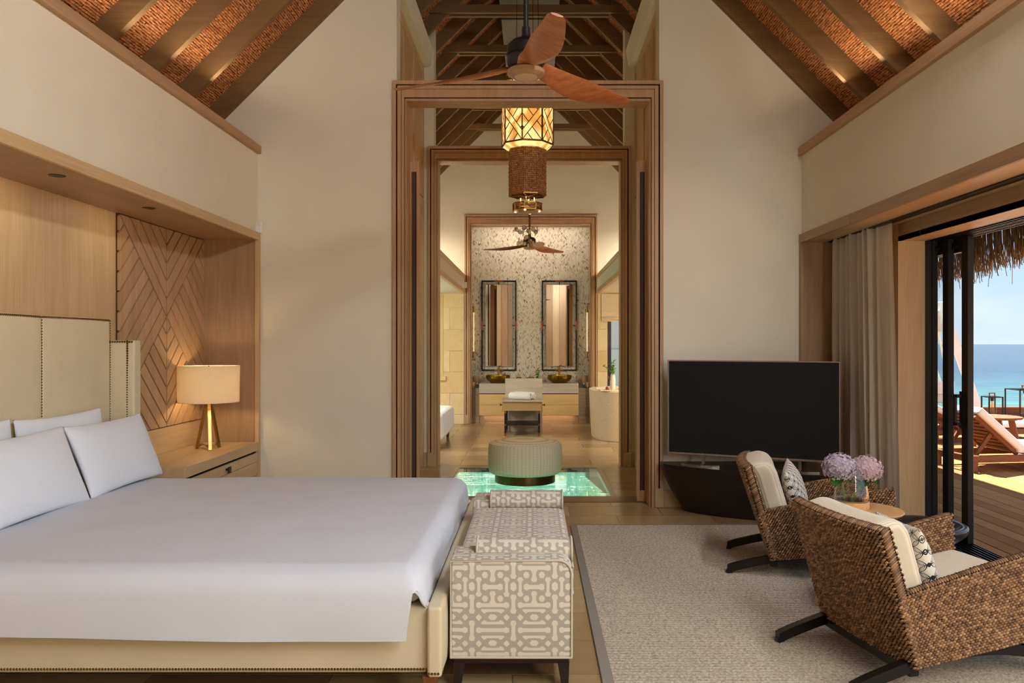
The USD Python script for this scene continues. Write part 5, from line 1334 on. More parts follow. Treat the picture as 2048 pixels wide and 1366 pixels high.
# ================================================================== side table, vase with hydrangeas, dark stool
wood('beech', S(196, 146, 90), S(226, 182, 126), 'y', rough=.35)
wood('beech_z', S(196, 146, 90), S(226, 182, 126), 'z', rough=.4)
TX, TY, TZ = 1.832, 4.47, .55
st = thing('side_table', 'round light wood side table between the two armchairs', 'table', (TX, TY, .0135))
obj('table_top', MB().lathe([(0, TZ - .026), (.185, TZ - .026), (.212, TZ - .018), (.221, TZ - .008), (.220, TZ - .003), (.214, TZ), (0, TZ)], 64, (TX, TY, 0)), 'beech', st, smooth=40)
for k in range(3):
    a = math.radians(180 + 120 * k); c, s = math.cos(a), math.sin(a)
    obj('leg', MB().bar((TX + .237 * c, TY + .237 * s, .0135), (TX + .10 * c, TY + .10 * s, TZ - .025), .038, .038, up=(c, s, 0)), 'beech_z', st)
VX, VY = 1.788, 4.50
va = thing('vase', 'tapered clear glass vase with a wooden foot holding hydrangeas', 'vase', (VX, VY, TZ))
obj('wooden_foot', MB().lathe([(0, TZ + .0005), (.094, TZ + .0005), (.0955, TZ + .003), (.0945, TZ + .036), (.092, TZ + .039), (0, TZ + .039)], 48, (VX, VY, 0)), 'beech', va, smooth=40)
gl = [(.092, .0395), (.093, .06), (.090, .09), (.078, .16), (.068, .21), (.065, .222), (.061, .222), (.064, .208), (.074, .16), (.086, .09), (.088, .062), (.086, .046), (0, .045)]
glassy('vase_glass', (0.95, 0.97, 0.96), 0.04, 0)
obj('glass', MB().lathe([(r, TZ + z) for r, z in gl], 48, (VX, VY, 0)), 'vase_glass', va, smooth=40)
obj('water', MB().lathe([(0, TZ + .047), (.085, TZ + .047), (.0865, TZ + .062), (.0845, TZ + .09), (.073, TZ + .155), (0, TZ + .155)], 40, (VX, VY, 0)), 'vase_water', va, smooth=40)
plain('leaf_green', S(58, 104, 42), rough=.5, nscale=60, namt=.2)
plain('stem_green', S(128, 156, 62), rough=.5)
island('petal_lilac', [(0, S(204, 192, 214)), (.5, S(222, 208, 222)), (1, S(238, 228, 234))], rough=.8, spec=.15)
island('petal_pink', [(0, S(226, 200, 208)), (.5, S(238, 214, 220)), (1, S(246, 230, 232))], rough=.8, spec=.15)
q4 = np.random.default_rng(5)
for lab, c, r, m_, foot, ext in (('lilac pink hydrangea head on a green stem, left in the glass vase', (1.703, 4.46, .782), .088, 'petal_lilac', (1.755, 4.52, .60), (1.70, 4.5, .862)),
                           ('paler pink hydrangea head on a green stem, right in the glass vase', (1.868, 4.50, .765), .088, 'petal_pink', (1.80, 4.53, .60), None)):
    h = thing('hydrangea', lab, 'flower', c)
    P, Np = [], []
    n = 230
    k = np.arange(n) + .5; ph = np.arccos(1 - 1.72 * k / n); tt = PI * (1 + 5 ** .5) * k
    dirs = np.c_[np.cos(tt) * np.sin(ph), np.sin(tt) * np.sin(ph), np.cos(ph)]
    V, F, o = [], [], 0
    for d in dirs:
        cc = np.array(c) + d * np.array([r, r, r * .86]) * q4.uniform(.86, 1.08)
        a = np.cross(d, (.3, .2, .93)); a /= np.linalg.norm(a); b = np.cross(d, a); ro = q4.uniform(0, PI / 2); s = q4.uniform(.0085, .0125)
        for j in range(4):
            u = math.cos(ro + j * PI / 2) * a + math.sin(ro + j * PI / 2) * b; w = np.cross(d, u); up = q4.uniform(.1, .55)
            V += [cc, cc + u * s * .62 + w * s * .52 + d * s * up * .6, cc + u * s * 1.25 + d * s * up, cc + u * s * .62 - w * s * .52 + d * s * up * .6]
            F += [(o, o + 1, o + 2), (o, o + 2, o + 3), (o, o + 2, o + 1), (o, o + 3, o + 2)]; o += 4
    obj('petals', (np.array(V), np.array(F)), m_, h, kind='stuff', islands=16)
    obj('core', MB().lathe([(0, c[2] - r * .6), (r * .62, c[2] - r * .3), (r * .74, c[2]), (r * .6, c[2] + r * .45), (0, c[2] + r * .66)], 16, (c[0], c[1], 0)), m_, h, smooth=True)
    f_ = np.array(foot); top = np.array(c) - (0, 0, r * .5); mid = (f_ + top) / 2 + (.01, 0, .0)
    s = np.linspace(0, 1, 10)[:, None]; obj('stem', MB().tube((1 - s) ** 2 * f_ + 2 * s * (1 - s) * mid + s ** 2 * top, .0055, 8), 'stem_green', h, smooth=True)
    for j, (az, tilt, ln_) in enumerate(((-2.2, -.45, .085), (-.7, -.2, .07))):
        base = top - (0, 0, .01); d = np.array([math.cos(az), math.sin(az), tilt]); d /= np.linalg.norm(d); w = np.cross(d, (0, 0, 1)); w /= np.linalg.norm(w); up = np.cross(w, d)
        g = []
        for u in np.linspace(0, 1, 9):
            hw = .036 * math.sin(PI * min(1, u * .92 + .06)) ** .8
            g.append([base + d * u * ln_ + w * hw * q + up * (-.012 * u * u + .010 * abs(q)) for q in np.linspace(-1, 1, 5)])
        vv, ff = grid(np.array(g)); obj('leaf', (np.vstack([vv, vv - up * .0006]), np.vstack([ff, ff[:, ::-1] + len(vv)])), 'leaf_green', h, smooth=True)

wood('ebony', S(34, 30, 30), S(64, 58, 56), 'y', rough=.32, coat=.3)
SX, SY = 2.61, 5.36
sl = thing('stool', 'low dark wooden stool with a dished round top beside the glass doors', 'stool', (SX, SY, 0))
obj('seat', MB().lathe([(0, .155), (.17, .158), (.22, .178), (.258, .213), (.273, .246), (.271, .262), (.262, .270), (.226, .268), (.19, .246), (.11, .224), (0, .218)], 64, (SX, SY, 0)), 'ebony', sl, smooth=50)
for k in range(4):
    a = math.radians(-20 + 90 * k); c, s = math.cos(a), math.sin(a)
    obj('leg', MB().bar((SX + .165 * c, SY + .165 * s, 0), (SX + .145 * c, SY + .145 * s, .165), .046, .034, up=(c, s, 0)).box(SX + .15 * c - .034, SX + .15 * c + .034, SY + .15 * s - .028, SY + .15 * s + .028, .135, .166, .006), 'ebony', sl)

# ================================================================== television and boat-shaped console
plain('screen_black', S(36, 36, 36), rough=.6, spec=.1)
plain('tv_silver', S(166, 150, 140), rough=.35, metallic=.8)
a, b = np.array([1.183, 7.05]), np.array([2.474, 6.447]); tw = np.linalg.norm(b - a); tc = (a + b) / 2; ang = math.degrees(math.atan2(b[1] - a[1], b[0] - a[0]))
tv = thing('television', 'large flat television with thin silver bezel angled in the corner', 'television', (tc[0], tc[1], .42), ang)
h0, h1 = .507 - .42, 1.329 - .42
obj('screen', MB().box(-tw / 2 + .010, tw / 2 - .010, -.004, .004, h0 + .016, h1 - .010, .001), 'screen_black', tv)
obj('bezel', MB().box(-tw / 2, -tw / 2 + .011, -.008, .022, h0, h1, .002).box(tw / 2 - .011, tw / 2, -.008, .022, h0, h1, .002).box(-tw / 2 + .011, tw / 2 - .011, -.008, .022, h1 - .011, h1, .002).box(-tw / 2 + .011, tw / 2 - .011, -.008, .022, h0, h0 + .017, .002), 'tv_silver', tv)
obj('rear_shell', MB().box(-tw / 2 + .01, tw / 2 - .01, .005, .03, h0 + .01, h1 - .01, .004).box(-.5, .5, .03, .06, h0 + .03, h0 + .5, .01), 'black_metal', tv)
for sx in (-.40, .40):
    s = np.linspace(0, 1, 12)
    pts = [(sx + (.16 if sx < 0 else -.16) * (u - .5) * 2 * 1.0 - (.0), -.10 + .05 * math.sin(u * PI) * -1, .012) for u in s]
    m = MB()
    for p, q in zip(pts[:-1], pts[1:]): m.bar(p, q, .018, .022)
    m.box(sx - .02, sx + .02, -.13, .02, .001, .02, .002).box(sx - .012, sx + .012, -.004, .02, .012, h0 + .02)
    obj('stand_foot', m, 'steel', tv)
wood('console_black', S(22, 17, 15), S(44, 34, 29), 'x', rough=.38, coat=.2)
ctr = np.array([1.985, 6.86]); 
cn = thing('tv_console', 'dark boat-shaped corner console under the television', 'console', (1.9, 6.85, 0))
def plan(k, zz):   # outline of the boat at height fraction
    A, B = np.array([1.135, 7.155]), np.array([2.50, 6.50]); mid = (A + B) / 2; d = (B - A) / 2; nrm = np.array([d[1], -d[0]]); nrm /= np.linalg.norm(nrm); 
    if nrm[1] > 0: nrm = -nrm
    th = np.linspace(0, PI, 25)
    ins = 1 - .22 * (1 - zz) ** 1.6
    pts = [mid - d * math.cos(t) * ins + nrm * .26 * math.sin(t) ** .85 * (1 - .20 * (1 - zz) ** 1.4) + np.array([.06, .05]) * (1 - zz) for t in th]
    pts += [np.array([2.56 * 1.0, 7.12]) if False else B * 0 + np.array([2.52, 7.10]), np.array([1.9, 7.16])]
    return pts
rows = []
for zz, z in ((0, .002), (.15, .06), (.4, .17), (.7, .30), (.93, .395), (1, .42)): rows.append([(p[0], p[1], z) for p in plan(0, zz)])
v, f = grid(np.array(rows), closed_v=True)
n = len(rows[0]); m = MB().add(v, f)
obj('hull', (v, f), 'console_black', cn, smooth=40)
obj('top', MB().prism(Polygon([(p[0], p[1]) for p in plan(0, 1)]).buffer(0), .412, .4205, 'xy'), 'console_black', cn)

# ================================================================== curtain
mat('curtain_linen', {'g': ('geometry', {}), 'mp': ('mapping', {'scale': (60, 60, 60)}), 'n': ('noise_texture', {'scale': 5, 'detail': 3}), 'r': ('rgb_ramp', {'ramp': [(.3, S(202, 192, 176)), (.7, S(222, 213, 198))]}), 'd': ('diffuse_bsdf', {}), 't': ('translucent_bsdf', {}), 'm': ('mix_closure', {'fac': .18})},
    [('g.position', 'mp.vector'), ('mp.vector', 'n.vector'), ('n.fac', 'r.fac'), ('r.color', 'd.color'), ('r.color', 't.color'), ('d.BSDF', 'm.closure1'), ('t.BSDF', 'm.closure2')], surface='m.closure')
cu = thing('curtain', 'beige linen curtain drawn aside in pleats beside the sliding doors', 'curtain', (2.65, 6.5, 0))
s = np.linspace(0, 1, 260); zz = np.linspace(.012, 2.384, 34); rows = []
for z in zz:
    k = 1 - (z / 2.384)
    y = 5.98 + 1.08 * s - .10 * k * (1 - s) * (1.0) + .02 * np.sin(s * 9) * k
    amp = .052 * np.clip((s - .16) / .10, .06, 1) * (1 + .15 * k) * (.75 + .35 * np.sin(s * 23))
    x = 2.66 + .02 * (1 - s) + amp * np.sin(2 * PI * 13 * (s + .010 * np.sin(s * 17))) + .012 * np.sin(s * 40 + z * 1.2) * k + .015 * k * (1 - s)
    rows.append(np.stack([x, y, np.full_like(s, z)], -1))
v, f = grid(np.array(rows)); obj('cloth', (v, np.vstack([f])), 'curtain_linen', cu, smooth=True)
obj('track', MB().box(2.63, 2.70, -1.6, 7.15, 2.376, 2.386), 'bronze_dark', cu)

# ================================================================== bathroom
# mosaic of the alcove: chevron tiles
mo = thing('mosaic_wall', 'pale marble mosaic wall of small chevron tiles with scattered dark pieces', 'tiled wall', (XC, 15.41, 0), kind='structure')
obj('grout', MB().box(-1.2, 1.1, 15.405, 15.42, .60, 3.725), 'grout', mo)
cw, chh, th_ = .0232, .030, .0275
v, f, o = [], [], 0
nx = int(2.27 / cw)
for i in range(nx):
    x0 = -1.185 + i * cw; s = 1 if i % 2 == 0 else -1
    for k in range(int(3.15 / chh)):
        z = .60 + k * chh
        za, zb = (z, z + cw * 1.25) if s > 0 else (z + cw * 1.25, z)
        a, b = x0 + .0006, x0 + cw - .0006; g = .0012; t = chh - g
        if max(za, zb) + t > 3.722: continue
        y0, y1 = 15.4035, 15.400 + float(((i * 7 + k * 13) % 5)) * .0004
        v += [(a, y1, za), (b, y1, zb), (b, y1, zb + t), (a, y1, za + t), (a - .0004, 15.405, za), (b + .0004, 15.405, zb), (b + .0004, 15.405, zb + t), (a - .0004, 15.405, za + t)]
        f += [(o, o + 1, o + 2), (o, o + 2, o + 3), (o + 3, o + 2, o + 6), (o + 3, o + 6, o + 7), (o, o + 4, o + 5), (o, o + 5, o + 1), (o, o + 3, o + 7), (o, o + 7, o + 4), (o + 1, o + 5, o + 6), (o + 1, o + 6, o + 2)]; o += 8
obj('chevron_tile', (np.array(v), np.array(f)), 'mosaic', mo, kind='stuff', islands=8)

wood('vanity_wood', S(206, 168, 108), S(230, 196, 140), 'x', rough=.45)
vn = thing('vanity', 'floating vanity with veined stone top and honey wood drawers', 'vanity', (-.085, 15.0, 0))
VX0, VX1, VYF = -1.003, .832, 14.76
obj('stone_top', MB().box(VX0, VX1, VYF, 15.404, .557, .742, .003), 'stone_vein', vn)
obj('shadow_gap', MB().box(VX0 + .01, VX1 - .01, VYF + .02, 15.40, .545, .557), 'gap_shade', vn)
obj('body', MB().box(VX0 + .004, VX1 - .004, VYF + .022, 15.40, .155, .545), 'vanity_wood', vn)
for z0, z1 in ((.353, .545), (.152, .350)):
    for x0, x1 in ((VX0, -.087), (-.084, VX1)): obj('drawer', MB().box(x0 + .001, x1 - .001, VYF, VYF + .022, z0, z1, .001), 'vanity_wood', vn)
obj('plinth', MB().box(VX0, VX1, 14.93, 15.40, 0, .15), 'stone_vein_dark', vn)
for x0, x1, nm_ in ((-1.198, VX0 - .004, 'left'), (VX1 + .004, 1.098, 'right')):
    sd = thing('stone_ledge', f'grey veined stone ledge at the {nm_} end of the vanity', 'ledge', ((x0 + x1) / 2, 15.1, 0))
    obj('block', MB().box(x0, x1, 14.93, 15.40, .0, .648, .003), 'stone_vein_dark', sd)
    obj('kick', MB().box(x0, x1, 14.91, 14.93, 0, .12, .002), 'stone_vein_dark', sd)
for x, nm_ in ((-.665, 'left'), (.487, 'right')):
    bs = thing('basin', f'hammered brass bowl basin, {nm_} of the vanity', 'basin', (x, 15.0, .742))
    obj('bowl', MB().lathe([(.0, .743), (.13, .743), (.145, .75), (.15, .765), (.185, .782), (.215, .81), (.228, .85), (.228, .885), (.222, .889), (.214, .884), (.212, .85), (.19, .80), (.14, .775), (0, .77)], 48, (x, 15.0, 0)), 'brass_worn', bs, smooth=50)
    fc = thing('faucet', f'tall brass basin tap behind the {nm_} basin', 'tap', (x, 15.27, .742))
    obj('column', MB().lathe([(.028, .742), (.028, .752), (.02, .758), (.019, .98), (.022, .985), (.022, 1.02), (.012, 1.03), (0, 1.03)], 20, (x, 15.27, 0)), 'brass', fc, smooth=40)
    obj('spout', MB().tube([(x, 15.26, .965), (x, 15.15, .965), (x, 15.125, .955), (x, 15.12, .935)], .012, 10), 'brass', fc, smooth=True)
    obj('lever', MB().tube([(x, 15.27, 1.025), (x + .01, 15.27, 1.05), (x + .045, 15.24, 1.06)], .006, 8), 'brass', fc, smooth=True)
mat('mirror', {'p': ('principled_bsdf', {'base_color': (.9, .9, .88), 'metallic': 1.0, 'roughness': .015})}, [])
for x0, x1, nm_ in ((-1.0, -.330, 'left'), (.158, .834, 'right')):
    z0, z1 = .955, 2.69; w = thing('mirror', f'tall vanity mirror in a thin black frame, {nm_} of the two', 'mirror', ((x0 + x1) / 2, 15.39, z0))
    fm = MB()
    for a, b, c, d in ((x0, x0 + .024, z0, z1), (x1 - .024, x1, z0, z1), (x0 + .024, x1 - .024, z0, z0 + .026), (x0 + .024, x1 - .024, z1 - .026, z1)): fm.box(a, b, 15.355, 15.403, c, d, .003)
    obj('frame', fm, 'black_metal', w)
    obj('glass', MB().box(x0 + .075, x1 - .075, 15.368, 15.376, z0 + .085, z1 - .075), 'mirror', w)
    bv = MB().box(x0 + .070, x0 + .085, 15.366, 15.372, z0 + .08, z1 - .07, .002).box(x1 - .085, x1 - .07, 15.366, 15.372, z0 + .08, z1 - .07, .002).box(x0 + .07, x1 - .07, 15.366, 15.372, z0 + .08, z0 + .092, .002).box(x0 + .07, x1 - .07, 15.366, 15.372, z1 - .082, z1 - .07, .002)
    obj('bevel', bv, 'steel', w)
    xm, zm = (x0 + x1) / 2, (z0 + z1) / 2
    for a, b, c, d in ((xm - .085, xm + .085, z1 - .028, z1 + .002), (xm - .085, xm + .085, z0 - .002, z0 + .028), (x0 - .002, x0 + .026, zm - .085, zm + .085), (x1 - .026, x1 + .002, zm - .085, zm + .085)): obj('copper_clip', MB().box(a, b, 15.35, 15.36, c, d, .003), 'copper', w)
    for p, q in (((xm, 15.365, z1 - .02), (xm, 15.375, z1 - .09)), ((xm, 15.365, z0 + .02), (xm, 15.375, z0 + .09)), ((x0 + .02, 15.365, zm), (x0 + .085, 15.372, zm)), ((x1 - .02, 15.365, zm), (x1 - .085, 15.372, zm))): obj('pin', MB().tube([p, q], .008, 8), 'black_metal', w)
mat('tube_glow', {'e': ('emission', {'color': (1, .70, .34), 'strength': 2.2})}, [], surface='e.emission')
for x, wx, nm_ in ((-1.135, -1.2, 'left'), (1.02, 1.1, 'right')):
    sc = thing('wall_sconce', f'slim brass tube light on the {nm_} side of the alcove', 'wall light', (x, 15.15, 1.3))
    y = 15.2
    obj('tube', MB().tube([(x, y, 1.32), (x, y, 2.075)], .016, 14), 'tube_glass', sc, smooth=40)
    obj('filament', MB().tube([(x, y, 1.33), (x, y, 2.065)], .0055, 8), 'tube_glow', sc)
    for z0, z1, zb in ((1.20, 1.325, 1.165), (2.07, 2.19, 2.235)):
        obj('cap', MB().tube([(x, y, z0), (x, y, z1)], .021, 16), 'brass', sc, smooth=40)
        obj('bracket', MB().tube([(x, y, z1 if zb > 2 else z0), (x, y, zb), (wx, y, zb)], .008, 8).tube([(wx, y, zb), (wx + (.012 if wx < 0 else -.012), y, zb)], .035, 16), 'brass', sc)
plain('cup_stone', S(196, 164, 128), rough=.6, nscale=20, namt=.1)
plain('cup_beige', S(214, 186, 150), rough=.6, nscale=20, namt=.08)
plain('bottle_teal', S(16, 70, 78), rough=.2, spec=.6)
for x, s_, nm_ in ((-1.115, 1, 'left'), (1.005, -1, 'right')):
    c = thing('canister', f'tall tan stone canister on the {nm_} stone ledge', 'canister', (x + .03 * s_, 15.2, .648))
    xx = x + .03 * s_; obj('body', MB().lathe([(0, .649), (.058, .649), (.06, .655), (.06, .865), (.056, .87), (.05, .868), (0, .862)], 28, (xx, 15.2, 0)), 'cup_stone', c, smooth=40)
    obj('lid', MB().lathe([(0, .862), (.05, .866), (.05, .872), (0, .874)], 28, (xx, 15.2, 0)), 'cup_beige', c)
    k = thing('tumbler', f'beige rounded tumbler on the {nm_} stone ledge', 'cup', (x - .02 * s_, 15.02, .648)); xx = x - .02 * s_
    obj('body', MB().lathe([(0, .649), (.026, .649), (.034, .67), (.039, .70), (.038, .755), (.034, .757), (.033, .70), (.02, .66), (0, .658)], 24, (xx, 15.02, 0)), 'cup_beige', k, smooth=50)
    obj('rim', MB().tube([(xx + .036 * math.cos(a), 15.02 + .036 * math.sin(a), .756) for a in np.linspace(0, 2 * PI, 20, endpoint=False)], .003, 5, closed=True), 'cup_beige', k)
    b = thing('bottle', f'tiny teal bottle with pale cap on the {nm_} stone ledge', 'bottle', (x + .062 * s_, 14.98, .648)); xx = x + .062 * s_
    obj('body', MB().box(xx - .018, xx + .018, 14.965, 14.995, .649, .715, .005), 'bottle_teal', b)
    obj('cap', MB().lathe([(.009, .714), (.009, .735), (0, .736)], 12, (xx, 14.98, 0)), 'white_plastic', b)
for x, r, lab in ((-.275, .052, 'small copper pot of pale rosettes on the vanity'), (-.055, .078, 'wider copper pot of pale rosettes on the vanity')):
    p = thing('flower_pot', lab, 'planter', (x, 15.12, .742))
    obj('pot', MB().lathe([(0, .743), (r * .92, .743), (r, .76), (r, .83), (r * .95, .836), (r * .9, .83), (0, .82)], 32, (x, 15.12, 0)), 'copper', p, smooth=40)
    V, F, o = [], [], 0
    for k in range(9):
        aa = k * 2.4; rr = r * .62 * math.sqrt(k / 9); cx, cy = x + rr * math.cos(aa), 15.12 + rr * math.sin(aa)
        for j in range(14):
            az = j * 2.4; el = .2 + .09 * j; d = np.array([math.cos(az) * math.cos(el), math.sin(az) * math.cos(el), math.sin(el)]); w = np.cross(d, (0, 0, 1)); w /= np.linalg.norm(w); c0 = np.array([cx, cy, .832])
            V += [c0, c0 + d * .016 + w * .007, c0 + d * .030, c0 + d * .016 - w * .007]; F += [(o, o + 1, o + 2), (o, o + 2, o + 3), (o, o + 2, o + 1), (o, o + 3, o + 2)]; o += 4
    obj('rosettes', (np.array(V), np.array(F)), 'rosette_pale', p, kind='stuff')
def sprig(name, label, loc, stems, mat_=None):
    t = thing(name, label, 'plant', loc); x, y, z = loc
    for (dx, dy, h) in stems:
        s = np.linspace(0, 1, 8)[:, None]; p = np.array([x, y, z]) + s * (0, 0, h) + s ** 2 * (dx, dy, 0)
        stem = obj('stem', MB().tube(p, .004, 6), 'stem_green', t, smooth=True)
        k = 0
        for u in np.linspace(.22, 1, 12):
            c = np.array([x, y, z]) + u * np.array([0, 0, h]) + u * u * np.array([dx, dy, 0])
            az = k * PI * .52 + 1; k += 1
            d = np.array([math.cos(az), math.sin(az), .55]); d /= np.linalg.norm(d); w = np.cross(d, (0, 0, 1)); w /= np.linalg.norm(w); up = np.cross(w, d); L = .062 * (1.15 - .4 * u)
            g = [[c + d * q * L + w * .017 * math.sin(PI * min(1, q * .93 + .05)) * e + up * (-.01 * q * q + .004 * abs(e)) for e in (-1, 0, 1)] for q in np.linspace(0, 1, 6)]
            vv, ff = grid(np.array(g)); obj('leaf', (np.vstack([vv, vv - up * .0007]), np.vstack([ff, ff[:, ::-1] + len(vv)])), mat_ or 'leaf_green', stem, smooth=True)
    return t
sprig('leafy_plant', 'small green leafy plant between the two vanity mirrors', (.085, 15.2, .742), [(.0, 0, .27), (.03, -.02, .23), (-.035, -.01, .22)], 'leaf_bright')

# dressing table with stone back panel, towels on it
dt = thing('dressing_table', 'stone-topped table with tan drawer body and black legs against an upright stone panel', 'table', (-.15, 13.1, 0))
obj('back_panel', MB().box(-.475, .148, 13.42, 13.47, 0, .893, .003), 'stone_vein', dt)
obj('stone_top', MB().box(-.508, .150, 12.70, 13.42, .548, .568, .003), 'stone_vein', dt)
obj('drawer_body', MB().box(-.485, .125, 12.73, 13.41, .405, .548, .003), 'tan_lacquer', dt)
for s_, x in ((-1, -.485), (1, .125)):
    dr = obj('side_drawer', MB().box(min(x, x + s_ * .02), max(x, x + s_ * .02), 12.80, 13.34, .385, .54, .003), 'tan_lacquer', dt)
    obj('knob', MB().tube([(x + s_ * .02, 13.07, .475), (x + s_ * .05, 13.07, .475)], .008, 8).box(min(x + s_ * .05, x + s_ * .06), max(x + s_ * .05, x + s_ * .06), 13.045, 13.095, .452, .498), 'black_metal', dr)
for x in (-.45, .09):
    for y in (12.77, 13.36):
        l = obj('leg', MB().tube([(x, y, 0), (x, y, .405)], .017, 14), 'black_metal', dt, smooth=40)
        obj('ferrule', MB().tube([(x, y, .36), (x, y, .404)], .0195, 14).tube([(x, y, .165), (x, y, .195)], .0195, 14).tube([(x, y, 0.001), (x, y, .05)], .0195, 14), 'copper', l, smooth=40)
obj('shelf', MB().box(-.46, .10, 12.76, 13.37, .17, .19, .003), 'leg_black', dt)
for (x0, y, lab) in ((-.215, 12.97, 'rolled white towel on the dressing table, the front one'), (-.150, 13.085, 'rolled white towel on the dressing table, behind the other')):
    L, R = .38, .061; t = thing('rolled_towel', lab, 'towel', (x0, y, .5685), -30)
    th = np.linspace(0, 2 * PI, 40, endpoint=False)
    P = [np.stack([np.full(40, q - L / 2), (R - .013 * math.exp(-min(q, L - q) / .008) + .002 * math.sin(q * 40)) * np.cos(th), R + (R - .013 * math.exp(-min(q, L - q) / .008)) * np.sin(th)], -1) for q in np.r_[0, .006, .012, .03, np.linspace(.06, L - .06, 8), L - .03, L - .012, L - .006, L]]
    v, f = grid(np.array(P), closed_v=True); nrm = vnorm(v, f)
    if ((v - np.array([0, 0, R])) * nrm * (0, 1, 1)).sum() < 0: f = f[:, ::-1]; nrm = -nrm
    obj('roll', (v, f), 'towel_white', t, normals=nrm)
    for sg in (-1, 1):
        xe = sg * L / 2; e = obj('roll_end', MB().add([(xe, 0, R)] + [(xe, .048 * math.cos(a_), R + .048 * math.sin(a_)) for a_ in th], [(0, 1 + i, 1 + (i + 1) % 40) for i in range(40)] + [(0, 1 + (i + 1) % 40, 1 + i) for i in range(40)]), 'towel_fold_shade', t)
        obj('spiral_edge', MB().tube([(xe + sg * .003, a_ * math.cos(b_), R + a_ * math.sin(b_)) for a_, b_ in zip(np.linspace(.006, .050, 70), np.linspace(0, 5.6 * PI, 70))], .0052, 6), 'towel_white', e, smooth=True)

# white daybed on the left, stone plinth with plant on the right, blinds
db = thing('daybed', 'white upholstered daybed with wooden feet at the left of the bathroom', 'daybed', (-2.1, 11.9, 0))
v, f, n = soft(-3.0, -1.255, 11.15, 12.7, .12, .495, .075, .02, 2, .08); obj('base_cushion', (v, f), 'linen_white', db, normals=n)
obj('seam', MB().tube([(-2.95, 11.153, .42), (-1.32, 11.153, .42), (-1.262, 11.21, .42), (-1.262, 12.6, .42)], .006, 6), 'piping', db, smooth=True)
for x in (-2.9, -1.35):
    for y in (11.25, 12.6): obj('foot', MB().lathe([(.02, 0), (.03, .13)], 12, (x, y, 0)), 'leg_brown', db)
mat('terrazzo', {'g': ('geometry', {}), 'v': ('voronoi_texture', {'scale': 46}), 'r': ('rgb_ramp', {'ramp': [(0, S(150, 116, 78)), (.14, S(176, 146, 106)), (.2, S(226, 210, 176)), (1, S(232, 218, 188))]}), 'p': ('principled_bsdf', {'roughness': .5})},
    [('g.position', 'v.vector'), ('v.distance', 'r.fac'), ('r.color', 'p.base_color')])
pl = thing('stone_bathtub', 'curved speckled stone bathtub end standing on the bathroom floor at the right', 'bathtub', (1.5, 12.6, 0))
def tub(sx, sy, z): 
    th = np.linspace(0, 2 * PI, 56, endpoint=False); return np.stack([1.50 + sx * np.sign(np.cos(th)) * np.abs(np.cos(th)) ** .8, 12.72 + sy * np.sign(np.sin(th)) * np.abs(np.sin(th)) ** .8, np.full(56, z)], -1)
rows = [tub(.56, .80, .0), tub(.575, .815, .02), tub(.60, .84, .5), tub(.61, .85, .735), tub(.61, .85, .752), tub(.60, .84, .76), tub(.50, .74, .76), tub(.49, .73, .75), tub(.44, .66, .30), tub(.3, .5, .24), tub(.01, .01, .23)]
v, f = grid(np.array(rows), closed_v=True); obj('shell', (v, f), 'terrazzo', pl, smooth=40)
obj('base_shadow_gap', MB().add(*grid(np.array([tub(.55, .79, .001), tub(.55, .79, .02)]), closed_v=True)), 'grout', pl)
vz = thing('bud_vase', 'slender cream vase with green sprigs on the rim of the stone tub', 'vase', (1.13, 12.0, .76))
def rim_at(x): return 12.72 - .80
bx, by = 1.19, 12.12
q = thing('tray', 'small stone shelf laid across the front of the stone tub', 'tray', (1.2, 12.1, .76)); obj('board', MB().box(1.0, 1.9, 11.98, 12.26, .761, .778, .004), 'terrazzo', q)
obj('body', MB().lathe([(0, .779), (.036, .779), (.042, .80), (.043, .90), (.034, .99), (.03, 1.0), (.026, .99), (0, .97)], 28, (bx + .01, by, 0)), 'cup_cream', vz, smooth=50)
obj('mouth', MB().tube([(bx + .01 + .031 * math.cos(a), by + .031 * math.sin(a), 1.0) for a in np.linspace(0, 2 * PI, 20, endpoint=False)], .003, 5, closed=True), 'cup_cream', vz)
sprig('green_sprig', 'bright green leafy sprigs standing in the cream vase', (bx + .01, by, .98), [(-.15, 0, .16), (.02, 0, .24), (.01, .03, .15), (-.03, -.02, .20)], 'leaf_bright')
g = thing('glass_bottle', 'small clear bottle beside the cream vase', 'bottle', (bx - .055, by, .779)); obj('body', MB().lathe([(.022, .779), (.024, .79), (.024, .90), (.014, .925), (.014, .95)], 20, (bx - .055, by, 0)), 'clear_glass', g, smooth=40); obj('stopper', MB().lathe([(.012, .945), (.016, .955), (.013, .985), (0, .99)], 14, (bx - .055, by, 0)), 'leg_brown', g, smooth=40)
g = thing('bath_salt_jar', 'tiny brown jar in front of the clear bottle', 'jar', (bx - .075, by - .06, .779)); obj('body', MB().lathe([(0, .779), (.022, .779), (.028, .795), (.026, .815), (.018, .825), (0, .826)], 18, (bx - .075, by - .06, 0)), 'copper', g, smooth=50)
g = thing('bath_tap', 'chrome bath tap with hand shower beside the cream vase', 'tap', (bx + .12, by, .779))
obj('body', MB().lathe([(.034, .779), (.03, .79), (.018, .80), (.018, .86), (.024, .865), (.024, .88), (0, .885)], 20, (bx + .12, by, 0)), 'chrome', g, smooth=40); obj('hand_shower', MB().tube([(bx + .125, by, .88), (bx + .125, by, 1.08)], .011, 12), 'chrome', g, smooth=40); obj('lever', MB().tube([(bx + .09, by - .03, .83), (bx + .15, by - .03, .83)], .009, 8), 'chrome', g, smooth=40)
bl = thing('roman_blind', 'pale pleated roman blind over the right bathroom window', 'blind', (2.2, 14.64, 1.9))
pts = [(14.655, 2.385), (14.650, 2.05), (14.645, 1.985), (14.628, 1.965), (14.645, 1.95), (14.625, 1.925), (14.645, 1.905), (14.63, 1.885), (14.655, 1.88)]
